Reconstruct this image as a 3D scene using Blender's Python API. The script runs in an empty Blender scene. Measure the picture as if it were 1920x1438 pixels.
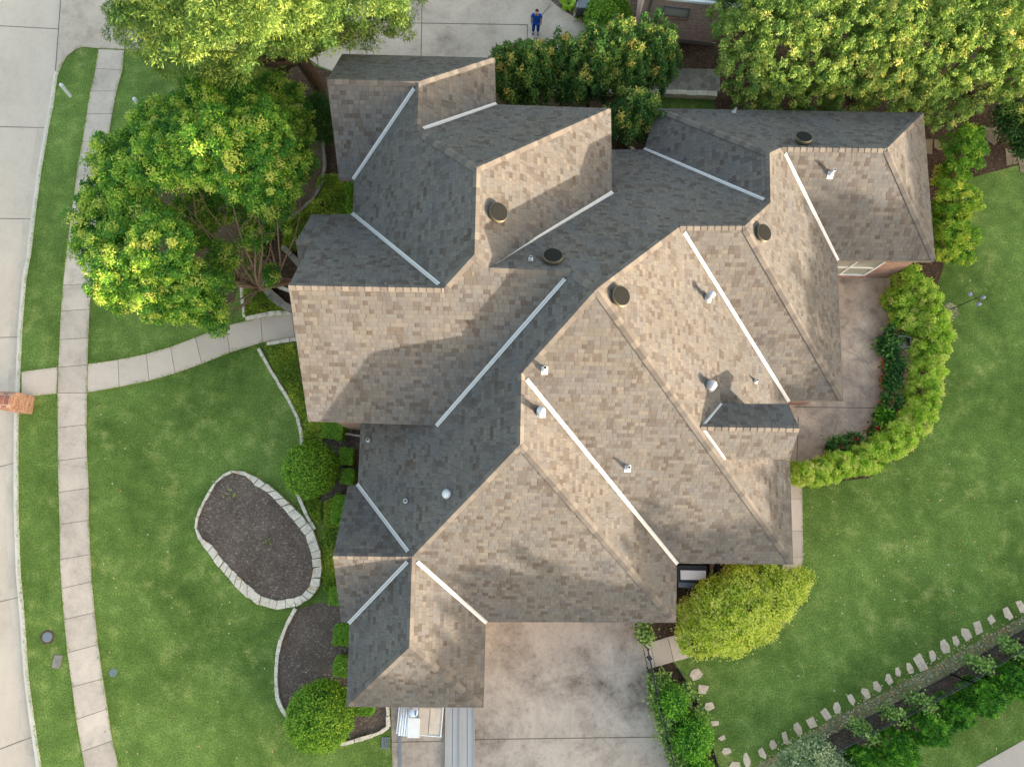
import bpy, bmesh, math, random
import numpy as np
C = bpy.context.scene
COL = C.collection
random.seed(7)

# ------------------------------------------------------------------ camera, sky, sun, exposure
H = 31.0
TH, ROLL, PSI, FPX = 0.165339, -0.078611, 0.057430, 1401.44
cam = bpy.data.cameras.new("camera")
cam.sensor_width = 36.0
cam.lens = 36.0 * FPX / 1920.0
cam.clip_start = 0.5
cam.clip_end = 800.0
cam_ob = bpy.data.objects.new("camera", cam)
COL.objects.link(cam_ob)
cam_ob.location = (0, 0, H)
from mathutils import Matrix, Vector
cam_ob.rotation_euler = (Matrix.Rotation(TH, 4, 'X') @ Matrix.Rotation(-ROLL, 4, 'Z')).to_euler()
C.camera = cam_ob

SUN_AZ = math.radians(-28.0)      # direction to the sun, from +x
SUN_EL = math.radians(7.0)
SUND = Vector((math.cos(SUN_EL) * math.cos(SUN_AZ), math.cos(SUN_EL) * math.sin(SUN_AZ), math.sin(SUN_EL)))
world = bpy.data.worlds.new("World")
C.world = world
world.use_nodes = True
sky = world.node_tree.nodes.new('ShaderNodeTexSky')
sky.sky_type = 'NISHITA'
sky.sun_disc = False
sky.sun_elevation = SUN_EL
sky.sun_rotation = math.pi / 2 - SUN_AZ
sky.air_density = 1.0
sky.dust_density = 2.5
sky.ozone_density = 0.6
bg = world.node_tree.nodes['Background']
hz = world.node_tree.nodes.new('ShaderNodeHueSaturation')      # thin high cloud: a paler sky
hz.inputs['Saturation'].default_value = 0.82
world.node_tree.links.new(sky.outputs[0], hz.inputs['Color'])
world.node_tree.links.new(hz.outputs[0], bg.inputs[0])
bg.inputs[1].default_value = 0.15
sun = bpy.data.lights.new("sun", 'SUN')
sun.energy = 2.3
sun.angle = math.radians(0.55)
sun.color = (1.0, 0.85, 0.68)
sun_ob = bpy.data.objects.new("sun", sun)
COL.objects.link(sun_ob)
sun_ob.rotation_euler = (-SUND).to_track_quat('-Z', 'Y').to_euler()
C.view_settings.view_transform = 'Standard'
C.view_settings.look = 'None'
C.view_settings.gamma = 1.0
C.view_settings.exposure = 2.6
C.cycles.max_bounces = 8
C.cycles.transparent_max_bounces = 8

# ------------------------------------------------------------------ helpers
def ray(px, py):
    a = px - 960.0
    b = -(py - 719.0)
    u = (math.cos(ROLL) * a + math.sin(ROLL) * b) / FPX
    w = (-math.sin(ROLL) * a + math.cos(ROLL) * b) / FPX
    return np.array([u, w * math.cos(TH) + math.sin(TH), w * math.sin(TH) - math.cos(TH)])

def at(px, py, z=0.0):
    """world point at height z that the photograph shows at (px, py)"""
    r = ray(px, py)
    return np.array([0, 0, H]) + r * ((z - H) / r[2])

def xy(pts, z=0.0):
    return [tuple(at(p[0], p[1], z)[:2]) for p in pts]

def lin(r, g, b):
    f = lambda c: (c / 255.0 / 12.92) if c <= 10 else ((c / 255.0 + 0.055) / 1.055) ** 2.4
    return (f(r), f(g), f(b), 1.0)

def tag(o, label=None, cat=None, group=None, kind=None):
    if label: o['label'] = label
    if cat: o['category'] = cat
    if group: o['group'] = group
    if kind: o['kind'] = kind
    return o

def empty(name, loc, label, cat, group=None):
    o = bpy.data.objects.new(name, None)
    COL.objects.link(o)
    o.location = loc
    o.empty_display_size = 0.2
    return tag(o, label, cat, group)

def link(name, me, parent=None):
    o = bpy.data.objects.new(name, me)
    COL.objects.link(o)
    if parent is not None:
        o.parent = parent
        bpy.context.view_layer.update()
        o.matrix_parent_inverse = parent.matrix_world.inverted()
    return o

class MB:
    """collects shapes, then links them as ONE mesh object"""
    def __init__(self):
        self.v = []; self.f = []; self.m = []; self.uv = {}; self.tint = {}
    def add(self, vs, fs, mi=0, tint=None):
        k = len(self.v)
        self.v += [tuple(map(float, p)) for p in vs]
        for f in fs:
            if tint is not None: self.tint[len(self.f)] = tint
            self.f.append([k + i for i in f]); self.m.append(mi)
        return self
    def prism(self, pts, z0, z1, mi=0, bottom=False, tint=None, zs=None):
        pts = list(pts)
        a = sum(pts[i][0] * pts[(i + 1) % len(pts)][1] - pts[(i + 1) % len(pts)][0] * pts[i][1] for i in range(len(pts)))
        if a < 0: pts.reverse()
        n = len(pts)
        vs = [(p[0], p[1], z1) for p in pts] + [(p[0], p[1], z0) for p in pts]
        fs = [list(range(n))] + [[i, n + i, n + (i + 1) % n, (i + 1) % n] for i in range(n)]
        if bottom: fs.append(list(range(2 * n - 1, n - 1, -1)))
        return self.add(vs, fs, mi, tint)
    def box(self, c, s, rz=0.0, mi=0, taper=1.0):
        x, y, z = [q / 2 for q in s]
        vs = []
        for dz, k in ((-z, 1.0), (z, taper)):
            for dx, dy in ((-x, -y), (x, -y), (x, y), (-x, y)):
                X, Y = dx * k, dy * k
                vs.append((c[0] + X * math.cos(rz) - Y * math.sin(rz), c[1] + X * math.sin(rz) + Y * math.cos(rz), c[2] + dz))
        return self.add(vs, [[3, 2, 1, 0], [4, 5, 6, 7], [0, 1, 5, 4], [1, 2, 6, 5], [2, 3, 7, 6], [3, 0, 4, 7]], mi)
    def bar(self, p, q, w, h, mi=0, up=(0, 0, 1)):
        p = Vector(p); q = Vector(q); d = (q - p).normalized()
        s = d.cross(Vector(up))
        if s.length < 1e-4: s = Vector((1, 0, 0))
        s.normalize(); u = s.cross(d)
        vs = []
        for e in (p, q):
            for a, b in ((-1, -1), (1, -1), (1, 1), (-1, 1)):
                vs.append(e + s * (a * w / 2) + u * (b * h / 2))
        return self.add(vs, [[0, 1, 2, 3], [7, 6, 5, 4], [4, 5, 1, 0], [5, 6, 2, 1], [6, 7, 3, 2], [7, 4, 0, 3]], mi)
    def tube(self, path, rad, sides=8, mi=0, cap=True):
        path = [Vector(p) for p in path]
        n = len(path)
        rad = rad if hasattr(rad, '__len__') else [rad] * n
        prev = None; vs = []
        for i, p in enumerate(path):
            d = (path[min(i + 1, n - 1)] - path[max(i - 1, 0)])
            d = d.normalized() if d.length > 1e-6 else Vector((0, 0, 1))
            s = d.cross(Vector((0.13, 0.91, 0.2))) if prev is None else prev - d * prev.dot(d)
            if s.length < 1e-4: s = d.cross(Vector((1, 0, 0)))
            s.normalize(); prev = s; u = d.cross(s)
            for k in range(sides):
                a = 2 * math.pi * k / sides
                vs.append(p + (s * math.cos(a) + u * math.sin(a)) * rad[i])
        fs = []
        for i in range(n - 1):
            for k in range(sides):
                fs.append([i * sides + k, i * sides + (k + 1) % sides, (i + 1) * sides + (k + 1) % sides, (i + 1) * sides + k])
        if cap:
            fs.append(list(range(sides - 1, -1, -1))); fs.append([(n - 1) * sides + k for k in range(sides)])
        return self.add(vs, fs, mi)
    def lathe(self, c, prof, sides=20, mi=0, R=None):
        """prof: list of (radius, z); R optional rotation matrix"""
        vs = []
        for r, z in prof:
            for k in range(sides):
                a = 2 * math.pi * k / sides
                p = Vector((r * math.cos(a), r * math.sin(a), z))
                if R is not None: p = R @ p
                vs.append((c[0] + p[0], c[1] + p[1], c[2] + p[2]))
        fs = []
        for i in range(len(prof) - 1):
            for k in range(sides):
                fs.append([i * sides + k, i * sides + (k + 1) % sides, (i + 1) * sides + (k + 1) % sides, (i + 1) * sides + k])
        fs.append(list(range(sides - 1, -1, -1)))
        fs.append([(len(prof) - 1) * sides + k for k in range(sides)])
        return self.add(vs, fs, mi)
    def build(self, name, mats, parent=None, smooth=False, bevel=0.0):
        me = bpy.data.meshes.new(name)
        me.from_pydata(self.v, [], self.f)
        for m in (mats if isinstance(mats, (list, tuple)) else [mats]): me.materials.append(m)
        me.polygons.foreach_set('material_index', self.m)
        if smooth: me.polygons.foreach_set('use_smooth', [True] * len(me.polygons))
        if self.tint:
            at_ = me.attributes.new('tint', 'FLOAT', 'FACE')
            at_.data.foreach_set('value', [self.tint.get(i, 0.5) for i in range(len(self.f))])
        me.update()
        o = link(name, me, parent)
        if bevel:
            b = o.modifiers.new('bevel', 'BEVEL'); b.width = bevel; b.segments = 2; b.limit_method = 'ANGLE'
        return o

# ------------------------------------------------------------------ materials
class NT:
    def __init__(self, name):
        self.m = bpy.data.materials.new(name); self.m.use_nodes = True
        self.t = self.m.node_tree
        self.b = self.t.nodes['Principled BSDF']
        self.out = self.t.nodes['Material Output']
        self._pos = None
    def n(self, t, **kw):
        nd = self.t.nodes.new(t)
        for k, v in kw.items(): setattr(nd, k, v)
        return nd
    def set(self, sock, val):
        if hasattr(val, 'is_output') or isinstance(val, bpy.types.NodeSocket): self.t.links.new(val, sock)
        else: sock.default_value = val
    def pos(self):
        if self._pos is None: self._pos = self.n('ShaderNodeNewGeometry').outputs['Position']
        return self._pos
    def uv(self): return self.n('ShaderNodeUVMap').outputs[0]
    def attr(self, name): return self.n('ShaderNodeAttribute', attribute_name=name).outputs['Fac']
    def scale(self, vec, s):
        m = self.n('ShaderNodeMapping'); self.set(m.inputs['Vector'], vec); m.inputs['Scale'].default_value = s
        return m.outputs[0]
    def noise(self, vec, s, detail=4.0, rough=0.6, dist=0.0):
        m = self.n('ShaderNodeTexNoise'); self.set(m.inputs['Vector'], vec)
        m.inputs['Scale'].default_value = s; m.inputs['Detail'].default_value = detail
        m.inputs['Roughness'].default_value = rough; m.inputs['Distortion'].default_value = dist
        return m.outputs[0]
    def vor(self, vec, s, feature='F1', out='Distance'):
        m = self.n('ShaderNodeTexVoronoi', feature=feature); self.set(m.inputs['Vector'], vec); m.inputs['Scale'].default_value = s
        return m.outputs[out]
    def math(self, op, a, b=0.0, c=0.0):
        m = self.n('ShaderNodeMath', operation=op)
        self.set(m.inputs[0], a); self.set(m.inputs[1], b); self.set(m.inputs[2], c)
        return m.outputs[0]
    def ramp(self, fac, stops, interp='LINEAR'):
        r = self.n('ShaderNodeValToRGB'); self.set(r.inputs[0], fac); r.color_ramp.interpolation = interp
        el = r.color_ramp.elements
        while len(el) < len(stops): el.new(0.5)
        for e, (p, c) in zip(el, stops):
            e.position = p; e.color = c if hasattr(c, '__len__') else (c, c, c, 1)
        return r.outputs[0]
    def mix(self, fac, a, b, blend='MIX'):
        m = self.n('ShaderNodeMixRGB', blend_type=blend)
        self.set(m.inputs[0], fac); self.set(m.inputs[1], a); self.set(m.inputs[2], b)
        return m.outputs[0]
    def bump(self, h, strength=0.3, dist=0.02):
        b = self.n('ShaderNodeBump'); b.inputs['Strength'].default_value = strength; b.inputs['Distance'].default_value = dist
        self.set(b.inputs['Height'], h); self.t.links.new(b.outputs[0], self.b.inputs['Normal'])
    def fin(self, col, rough=0.8, metal=0.0, spec=0.3):
        self.set(self.b.inputs['Base Color'], col); self.set(self.b.inputs['Roughness'], rough)
        self.b.inputs['Metallic'].default_value = metal; self.b.inputs['Specular IOR Level'].default_value = spec
        return self.m

def plain(name, col, rough=0.6, metal=0.0, spec=0.4, var=0.12, s=6.0):
    t = NT(name)
    f = t.noise(t.pos(), s, 5.0)
    c = t.mix(t.ramp(f, [(0.3, 0.0), (0.7, 1.0)]), tuple(q * (1 - var) for q in col[:3]) + (1,), tuple(min(1, q * (1 + var)) for q in col[:3]) + (1,))
    return t.fin(c, rough, metal, spec)

def concrete(name, base, stain, s1=0.5, amount=0.5, streak=False, fine=0.10):
    t = NT(name); p = t.pos()
    n1 = t.ramp(t.noise(p, s1, 6.0, 0.65, 0.4), [(0.38, 0.0), (0.66, 1.0)])
    n2 = t.ramp(t.noise(p, s1 * 5, 6.0, 0.7), [(0.35, 0.0), (0.7, 1.0)])
    f = t.math('MULTIPLY', t.math('MULTIPLY_ADD', n2, 0.6, 0.4), n1)
    f = t.math('ADD', f, t.ramp(t.noise(p, s1 * 16, 5.0, 0.75, 0.6), [(0.50, 0.0), (0.72, 0.35)]))
    if streak:
        sp = t.scale(p, (2.2, 0.12, 1))
        f = t.math('MAXIMUM', f, t.ramp(t.noise(sp, 1.2, 4.0, 0.6), [(0.45, 0.0), (0.85, 0.45)]))
    c = t.mix(t.math('MULTIPLY', f, amount), base, stain)
    g = t.noise(p, 26.0, 4.0, 0.8)
    c = t.mix(1.0, c, t.ramp(g, [(0.25, 1 - fine), (0.75, 1 + fine * 0.6)]), 'MULTIPLY')
    tn = t.ramp(t.attr('tint'), [(0.0, 0.86), (1.0, 1.08)])
    c = t.mix(1.0, c, tn, 'MULTIPLY')
    t.bump(t.noise(p, 60.0, 3.0), 0.15, 0.004)
    return t.fin(c, 0.9, 0, 0.2)

def grass_mat(name, dark, mid, dry, dryamt=0.5):
    t = NT(name); p = t.pos()
    big = t.noise(p, 0.22, 4.0, 0.6, 0.5)
    med = t.noise(p, 1.3, 6.0, 0.7, 0.0)
    fine = t.noise(t.scale(p, (1.0, 1.0, 0.2)), 17.0, 4.0, 0.75)
    c = t.mix(t.ramp(big, [(0.35, 0.0), (0.65, 1.0)]), dark, mid)
    d = t.math('MULTIPLY', t.ramp(med, [(0.50, 0.0), (0.72, 1.0)]), t.ramp(t.noise(p, 0.35, 3.0), [(0.38, 0.15), (0.62, 1.0)]))
    c = t.mix(t.math('MULTIPLY', d, dryamt), c, dry)
    c = t.mix(1.0, c, t.ramp(med, [(0.3, 0.70), (0.7, 1.25)]), 'MULTIPLY')
    c = t.mix(1.0, c, t.ramp(fine, [(0.30, 0.45), (0.5, 0.98), (0.70, 1.75)]), 'MULTIPLY')
    v = t.vor(p, 42.0)
    c = t.mix(1.0, c, t.ramp(v, [(0.05, 0.75), (0.5, 1.12)]), 'MULTIPLY')
    t.bump(t.math('ADD', fine, t.noise(p, 70.0, 3.0)), 0.7, 0.05)
    return t.fin(c, 0.85, 0, 0.15)

def mulch_mat(name, a, b, c3, speck=0.985):
    t = NT(name); p = t.pos()
    v = t.vor(t.scale(p, (1, 1.7, 1)), 16.0, 'F1', 'Color')
    f = t.noise(p, 9.0, 6.0, 0.8)
    c = t.mix(t.ramp(f, [(0.3, 0.0), (0.7, 1.0)]), a, b)
    c = t.mix(t.ramp(v, [(0.72, 0.0), (0.95, 0.8)]), c, c3)
    c = t.mix(t.ramp(t.vor(p, 34.0, 'F1', 'Color'), [(0.93, 0.0), (0.97, 0.5)]), c, lin(150, 140, 128))
    c = t.mix(1.0, c, t.ramp(t.noise(p, 0.9, 3.0), [(0.3, 0.75), (0.7, 1.2)]), 'MULTIPLY')
    t.bump(t.math('ADD', f, t.vor(p, 22.0)), 0.9, 0.05)
    return t.fin(c, 0.95, 0, 0.1)

def leaf_mat(name, stops, trans=0.4, gain=1.45):
    t = NT(name)
    stops = [(p, tuple(min(.62, q * gain) for q in c[:3]) + (1,)) for p, c in stops]
    c = t.ramp(t.attr('tint'), stops)
    t.fin(c, 0.5, 0, 0.25)
    tr = t.n('ShaderNodeBsdfTranslucent')
    t.t.links.new(t.mix(1.0, c, (1.25, 1.25, 0.75, 1), 'MULTIPLY'), tr.inputs[0])
    mx = t.n('ShaderNodeMixShader'); mx.inputs[0].default_value = trans
    t.t.links.new(t.b.outputs[0], mx.inputs[1]); t.t.links.new(tr.outputs[0], mx.inputs[2])
    t.t.links.new(mx.outputs[0], t.out.inputs[0])
    return t.m

def brick_mat(name, a, b, mortar, vert_axis=True, wall_scale=1.0):
    t = NT(name); g = t.n('ShaderNodeNewGeometry')
    sx = t.n('ShaderNodeSeparateXYZ'); t.t.links.new(g.outputs['Position'], sx.inputs[0])
    sn = t.n('ShaderNodeSeparateXYZ'); t.t.links.new(g.outputs['Normal'], sn.inputs[0])
    ax = t.math('GREATER_THAN', t.math('ABSOLUTE', sn.outputs[0]), 0.7)
    u = t.math('ADD', t.math('MULTIPLY', ax, sx.outputs[1]), t.math('MULTIPLY', t.math('SUBTRACT', 1.0, ax), sx.outputs[0]))
    cb = t.n('ShaderNodeCombineXYZ'); t.set(cb.inputs[0], u); t.set(cb.inputs[1], sx.outputs[2])
    br = t.n('ShaderNodeTexBrick'); t.set(br.inputs['Vector'], cb.outputs[0])
    br.inputs['Scale'].default_value = 1.0; br.inputs['Brick Width'].default_value = 0.215 * wall_scale
    br.inputs['Row Height'].default_value = 0.075 * wall_scale; br.inputs['Mortar Size'].default_value = 0.009 * wall_scale
    br.inputs['Color1'].default_value = a; br.inputs['Color2'].default_value = b; br.inputs['Mortar'].default_value = mortar
    n = t.noise(g.outputs['Position'], 9.0, 5.0, 0.7)
    c = t.mix(1.0, br.outputs['Color'], t.ramp(n, [(0.3, 0.72), (0.7, 1.2)]), 'MULTIPLY')
    t.bump(t.math('SUBTRACT', 1.0, br.outputs['Fac']), 0.5, 0.01)
    return t.fin(c, 0.9, 0, 0.2)

def shingle_mat(name, cap=False):
    t = NT(name); uv = t.uv()
    s = t.n('ShaderNodeSeparateXYZ'); t.t.links.new(uv, s.inputs[0])
    u, v = s.outputs[0], s.outputs[1]
    def wn(vec): 
        w = t.n('ShaderNodeTexWhiteNoise', noise_dimensions='3D'); t.t.links.new(vec, w.inputs['Vector']); return w.outputs['Value']
    def comb(a, b, c=0.0):
        q = t.n('ShaderNodeCombineXYZ'); t.set(q.inputs[0], a); t.set(q.inputs[1], b); t.set(q.inputs[2], c); return q.outputs[0]
    EXP = 0.145; TAB = 0.19
    row = t.math('FLOOR', t.math('DIVIDE', v, EXP)); fv = t.math('FRACT', t.math('DIVIDE', v, EXP))
    off = wn(comb(row, 3.3, 1.0))
    # tab edges wander, so the tabs come in many widths
    uu = t.math('ADD', t.math('DIVIDE', u, TAB), t.math('MULTIPLY', off, 7.0))
    w1 = t.math('SUBTRACT', t.noise(comb(t.math('MULTIPLY', u, 3.1), t.math('MULTIPLY', row, 7.7)), 1.0, 1.0), 0.5)
    uu = t.math('ADD', uu, t.math('MULTIPLY', w1, 1.6))
    tab = t.math('FLOOR', uu); fu = t.math('FRACT', uu)
    r1 = wn(comb(tab, row, 1.7)); r2 = wn(comb(tab, row, 8.1))
    # larger darker pieces, two courses high and about two tabs wide
    row2 = t.math('FLOOR', t.math('DIVIDE', v, EXP * 2)); o2 = wn(comb(row2, 9.1, 2.0))
    t2 = t.math('FLOOR', t.math('ADD', t.math('DIVIDE', u, 0.28), t.math('MULTIPLY', o2, 5.0)))
    r3 = wn(comb(t2, row2, 4.4))
    base = t.ramp(r1, [(0.0, lin(95, 92, 89)), (0.25, lin(97, 92, 86)), (0.5, lin(101, 97, 91)), (0.65, lin(97, 96, 94)), (0.82, lin(104, 99, 93)), (1.0, lin(108, 102, 95))], 'LINEAR')
    dark = t.math('MAXIMUM', t.ramp(r3, [(0.88, 0.0), (0.92, 0.5)]), t.ramp(r2, [(0.80, 0.0), (0.90, 0.72)]))
    dark = t.math('MULTIPLY', dark, t.math('MULTIPLY_ADD', r1, 0.6, 0.45))
    c = t.mix(dark, base, lin(69, 58, 51))
    blue = t.math('MULTIPLY', t.ramp(t.noise(uv, 0.7, 3.0), [(0.48, 0.0), (0.7, 1.0)]), 0.35)
    c = t.mix(blue, c, lin(93, 95, 100))
    # printed band plus painted course shadow at each butt edge, then the dark cut between tabs
    edge = t.ramp(fv, [(0.0, 0.80), (0.08, 0.90), (0.16, 1.0)])
    cut = t.math('MULTIPLY', t.ramp(fu, [(0.0, 1.0), (0.10, 0.8), (0.16, 0.0)]), t.math('GREATER_THAN', r2, 0.25))
    c = t.mix(1.0, c, edge, 'MULTIPLY')
    c = t.mix(t.math('MULTIPLY', cut, 0.42), c, lin(52, 47, 45))
    c = t.mix(1.0, c, t.ramp(t.noise(uv, 38.0, 3.0, 0.8), [(0.25, 0.86), (0.75, 1.12)]), 'MULTIPLY')
    c = t.mix(1.0, c, t.ramp(t.noise(t.scale(uv, (1.0, 0.35, 1)), 0.5, 4.0), [(0.3, 0.92), (0.7, 1.07)]), 'MULTIPLY')
    hgt = t.math('ADD', t.math('MULTIPLY', t.math('SUBTRACT', 1.0, fv), 0.7), t.math('MULTIPLY', r2, 0.5))
    hgt = t.math('SUBTRACT', hgt, t.math('MULTIPLY', cut, 0.4))
    t.bump(hgt, 0.55, 0.012)
    return t.fin(c, 0.92, 0, 0.15)

M = {}
M['shingle'] = shingle_mat('shingles')
M['cap'] = plain('ridge cap shingles', lin(104, 98, 93), 0.92, 0, 0.15, 0.16, 14.0)
M['valley'] = plain('valley metal', lin(188, 186, 184), 0.45, 0.15, 0.5, 0.05)
M['fascia'] = plain('painted fascia', lin(120, 112, 104), 0.7)
M['brick'] = brick_mat('red brick', lin(146, 98, 82), lin(176, 132, 114), lin(172, 162, 150))
M['brick_pink'] = brick_mat('pink brown brick', lin(166, 126, 116), lin(200, 160, 148), lin(232, 220, 208))
M['brick_tan'] = brick_mat('mailbox brick', lin(150, 90, 72), lin(196, 150, 126), lin(186, 170, 150))
M['white'] = plain('white paint', lin(232, 232, 228), 0.5, 0, 0.4, 0.04)
M['pvc'] = plain('white plastic pipe', lin(204, 206, 208), 0.4, 0, 0.4, 0.03)
M['galv'] = plain('galvanised metal', lin(184, 188, 194), 0.4, 0.5, 0.5, 0.06)
M['glass'] = plain('window glass', lin(150, 152, 140), 0.08, 0, 0.8, 0.25, 1.2)
M['glass_l'] = plain('pale glass', lin(150, 152, 172), 0.1, 0, 0.8, 0.1)
M['black'] = plain('black metal', lin(44, 46, 48), 0.5, 0.2, 0.4, 0.15)
M['brass'] = plain('bronze metal', lin(96, 88, 70), 0.4, 0.5, 0.5, 0.1)
M['mesh'] = plain('vent mesh', lin(62, 62, 58), 0.7, 0.2, 0.3, 0.25, 40.0)
M['ventcap'] = plain('vent cap', lin(40, 40, 38), 0.95, 0.0, 0.05, 0.15, 30.0)
M['grey'] = plain('grey metal', lin(128, 132, 136), 0.45, 0.4, 0.5, 0.06)
M['alu'] = plain('aluminium', lin(178, 175, 170), 0.45, 0.35, 0.5, 0.05, 2.0)
M['street'] = concrete('street concrete', lin(222, 204, 184), lin(184, 168, 150), 0.25, 0.7, True, 0.08)
M['kerb'] = concrete('kerb concrete', lin(222, 210, 192), lin(186, 174, 158), 0.8, 0.6)
M['walk'] = concrete('sidewalk concrete', lin(212, 194, 176), lin(146, 134, 121), 0.8, 0.65)
M['path'] = concrete('path concrete', lin(210, 192, 174), lin(170, 154, 139), 0.5, 0.5)
M['drive'] = concrete('driveway concrete', lin(208, 192, 175), lin(108, 95, 83), 0.38, 1.0, True)
M['ndrive'] = concrete('neighbour driveway concrete', lin(216, 198, 178), lin(152, 136, 119), 0.4, 0.85)
M['joint'] = plain('dark joint', lin(104, 95, 84), 0.95)
t = NT('stained patio concrete'); p_ = t.pos()
c_ = t.ramp(t.noise(p_, 1.4, 8.0, 0.7, 0.25), [(0.30, lin(132, 115, 104)), (0.44, lin(186, 165, 145)), (0.55, lin(208, 184, 158)), (0.70, lin(226, 206, 182))])
c_ = t.mix(t.ramp(t.noise(p_, 0.45, 4.0, 0.6, 0.5), [(0.45, 0.0), (0.7, 0.6)]), c_, lin(136, 118, 106))
c_ = t.mix(t.ramp(t.vor(p_, 0.9, 'DISTANCE_TO_EDGE'), [(0.0, 0.3), (0.015, 0.0)]), c_, lin(96, 82, 74))
M['patio'] = t.fin(c_, 0.75, 0, 0.25)
M['grass'] = grass_mat('lawn grass', lin(82, 106, 43), lin(108, 133, 62), lin(160, 154, 98), 0.55)
M['grass2'] = grass_mat('verge grass', lin(82, 104, 42), lin(104, 127, 56), lin(154, 144, 88), 0.65)
M['grass3'] = grass_mat('back lawn grass', lin(60, 98, 42), lin(82, 120, 56), lin(126, 130, 78), 0.5)
M['soil'] = mulch_mat('bare soil', lin(88, 72, 56), lin(112, 96, 76), lin(136, 118, 96))
M['mulch'] = mulch_mat('dark mulch', lin(84, 72, 64), lin(126, 111, 100), lin(172, 158, 145))
M['mulch_brown'] = mulch_mat('brown mulch', lin(62, 48, 38), lin(98, 78, 64), lin(138, 116, 98))
M['gravel'] = mulch_mat('pale leaf litter', lin(96, 110, 60), lin(160, 150, 118), lin(224, 212, 190))
def stone_mat(name, a, b, c3):
    t = NT(name); p = t.pos()
    c = t.ramp(t.vor(t.scale(p, (1, 1, 1)), 3.2, 'F1', 'Color'), [(0.15, a), (0.5, b), (0.85, c3)])
    c = t.mix(1.0, c, t.ramp(t.noise(p, 11.0, 6.0, 0.75), [(0.25, 0.65), (0.75, 1.2)]), 'MULTIPLY')
    c = t.mix(t.ramp(t.vor(p, 3.2, 'DISTANCE_TO_EDGE'), [(0.0, 0.45), (0.03, 0.0)]), c, lin(140, 124, 104))
    t.bump(t.noise(p, 14.0, 5.0, 0.7), 0.5, 0.03)
    return t.fin(c, 0.9, 0, 0.2)
M['limestone'] = stone_mat('white limestone', lin(206, 196, 178), lin(222, 211, 192), lin(230, 218, 196))
M['tanstone'] = stone_mat('tan stone', lin(204, 178, 142), lin(214, 202, 182), lin(220, 208, 190))
M['greystone'] = stone_mat('weathered grey stone', lin(120, 116, 106), lin(136, 130, 118), lin(150, 142, 128))
M['flag'] = stone_mat('flagstone', lin(212, 190, 164), lin(220, 198, 172), lin(204, 184, 160))
M['bark'] = plain('bark', lin(92, 74, 60), 0.95, 0, 0.1, 0.35, 10.0)
M['bark_pale'] = plain('smooth tan bark', lin(146, 122, 100), 0.8, 0, 0.2, 0.25, 8.0)
M['terracotta'] = plain('terracotta', lin(170, 98, 66), 0.85, 0, 0.2, 0.15)
M['darkpot'] = plain('dark glazed pot', lin(48, 46, 46), 0.4, 0, 0.5, 0.15)
M['potsoil'] = plain('potting soil', lin(52, 42, 34), 0.95)
# foliage: tint 0..1 picks the leaf colour, with some light on clump tops painted in
G = lambda *a: lin(*a)
M['lf_front'] = leaf_mat('front tree leaves', [(0, G(38, 78, 26)), (0.45, G(62, 106, 34)), (0.75, G(122, 146, 46)), (1, G(198, 188, 78))], gain=1.85)
M['lf_cyp'] = leaf_mat('cypress needles', [(0, G(48, 78, 34)), (0.5, G(88, 114, 50)), (1, G(152, 164, 80))], 0.38, 1.45)
M['lf_crape'] = leaf_mat('crape myrtle leaves', [(0, G(32, 64, 30)), (0.6, G(60, 94, 40)), (0.9, G(108, 126, 52)), (1, G(160, 138, 76))], gain=1.5)
M['lf_phot'] = leaf_mat('photinia leaves', [(0, G(52, 80, 34)), (0.55, G(98, 120, 52)), (0.9, G(146, 148, 78)), (1, G(164, 150, 84))], gain=1.75)
M['lf_ball'] = leaf_mat('clipped holly leaves', [(0, G(44, 82, 16)), (0.5, G(78, 122, 26)), (1, G(138, 162, 50))], gain=1.4)
M['lf_box'] = leaf_mat('boxwood leaves', [(0, G(54, 88, 22)), (0.5, G(86, 124, 36)), (1, G(132, 164, 56))], gain=1.9)
M['lf_hedge'] = leaf_mat('hedge leaves', [(0, G(62, 100, 28)), (0.5, G(126, 156, 42)), (1, G(204, 206, 82))], gain=2.0)
M['lf_bush'] = leaf_mat('lime bush leaves', [(0, G(80, 102, 22)), (0.5, G(146, 164, 44)), (1, G(200, 202, 84))], gain=1.75)
M['lf_arb'] = leaf_mat('arborvitae leaves', [(0, G(28, 66, 16)), (0.5, G(58, 108, 26)), (1, G(120, 164, 46))], gain=1.75)
M['lf_dark'] = leaf_mat('dark yew leaves', [(0, G(28, 54, 20)), (0.5, G(42, 74, 26)), (1, G(66, 100, 36))])
M['lf_cover'] = leaf_mat('ground cover leaves', [(0, G(62, 88, 28)), (0.5, G(106, 126, 40)), (1, G(158, 158, 60))], gain=1.8)
M['lf_silver'] = leaf_mat('silvery leaves', [(0, G(92, 112, 78)), (0.5, G(136, 150, 112)), (1, G(172, 180, 142))])
M['lf_side'] = leaf_mat('side shrub leaves', [(0, G(66, 110, 28)), (0.5, G(110, 146, 40)), (1, G(184, 186, 66))])
M['lf_vine'] = leaf_mat('vine leaves', [(0, G(70, 98, 46)), (0.5, G(106, 134, 66)), (1, G(148, 168, 96))])
M['lf_pot'] = leaf_mat('potted plant leaves', [(0, G(34, 66, 32)), (0.6, G(58, 100, 46)), (1, G(104, 142, 66))])
M['lf_hosta'] = leaf_mat('hosta leaves', [(0, G(110, 156, 34)), (1, G(164, 200, 62))])
M['lf_far'] = leaf_mat('oak leaves', [(0, G(40, 66, 26)), (1, G(76, 104, 42))])
M['petal'] = leaf_mat('red petals', [(0, G(150, 26, 34)), (0.6, G(190, 44, 50)), (1, G(214, 96, 104))])
M['litter'] = leaf_mat('fallen leaves', [(0, G(166, 104, 66)), (0.5, G(194, 160, 116)), (1, G(216, 206, 170))])

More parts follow.
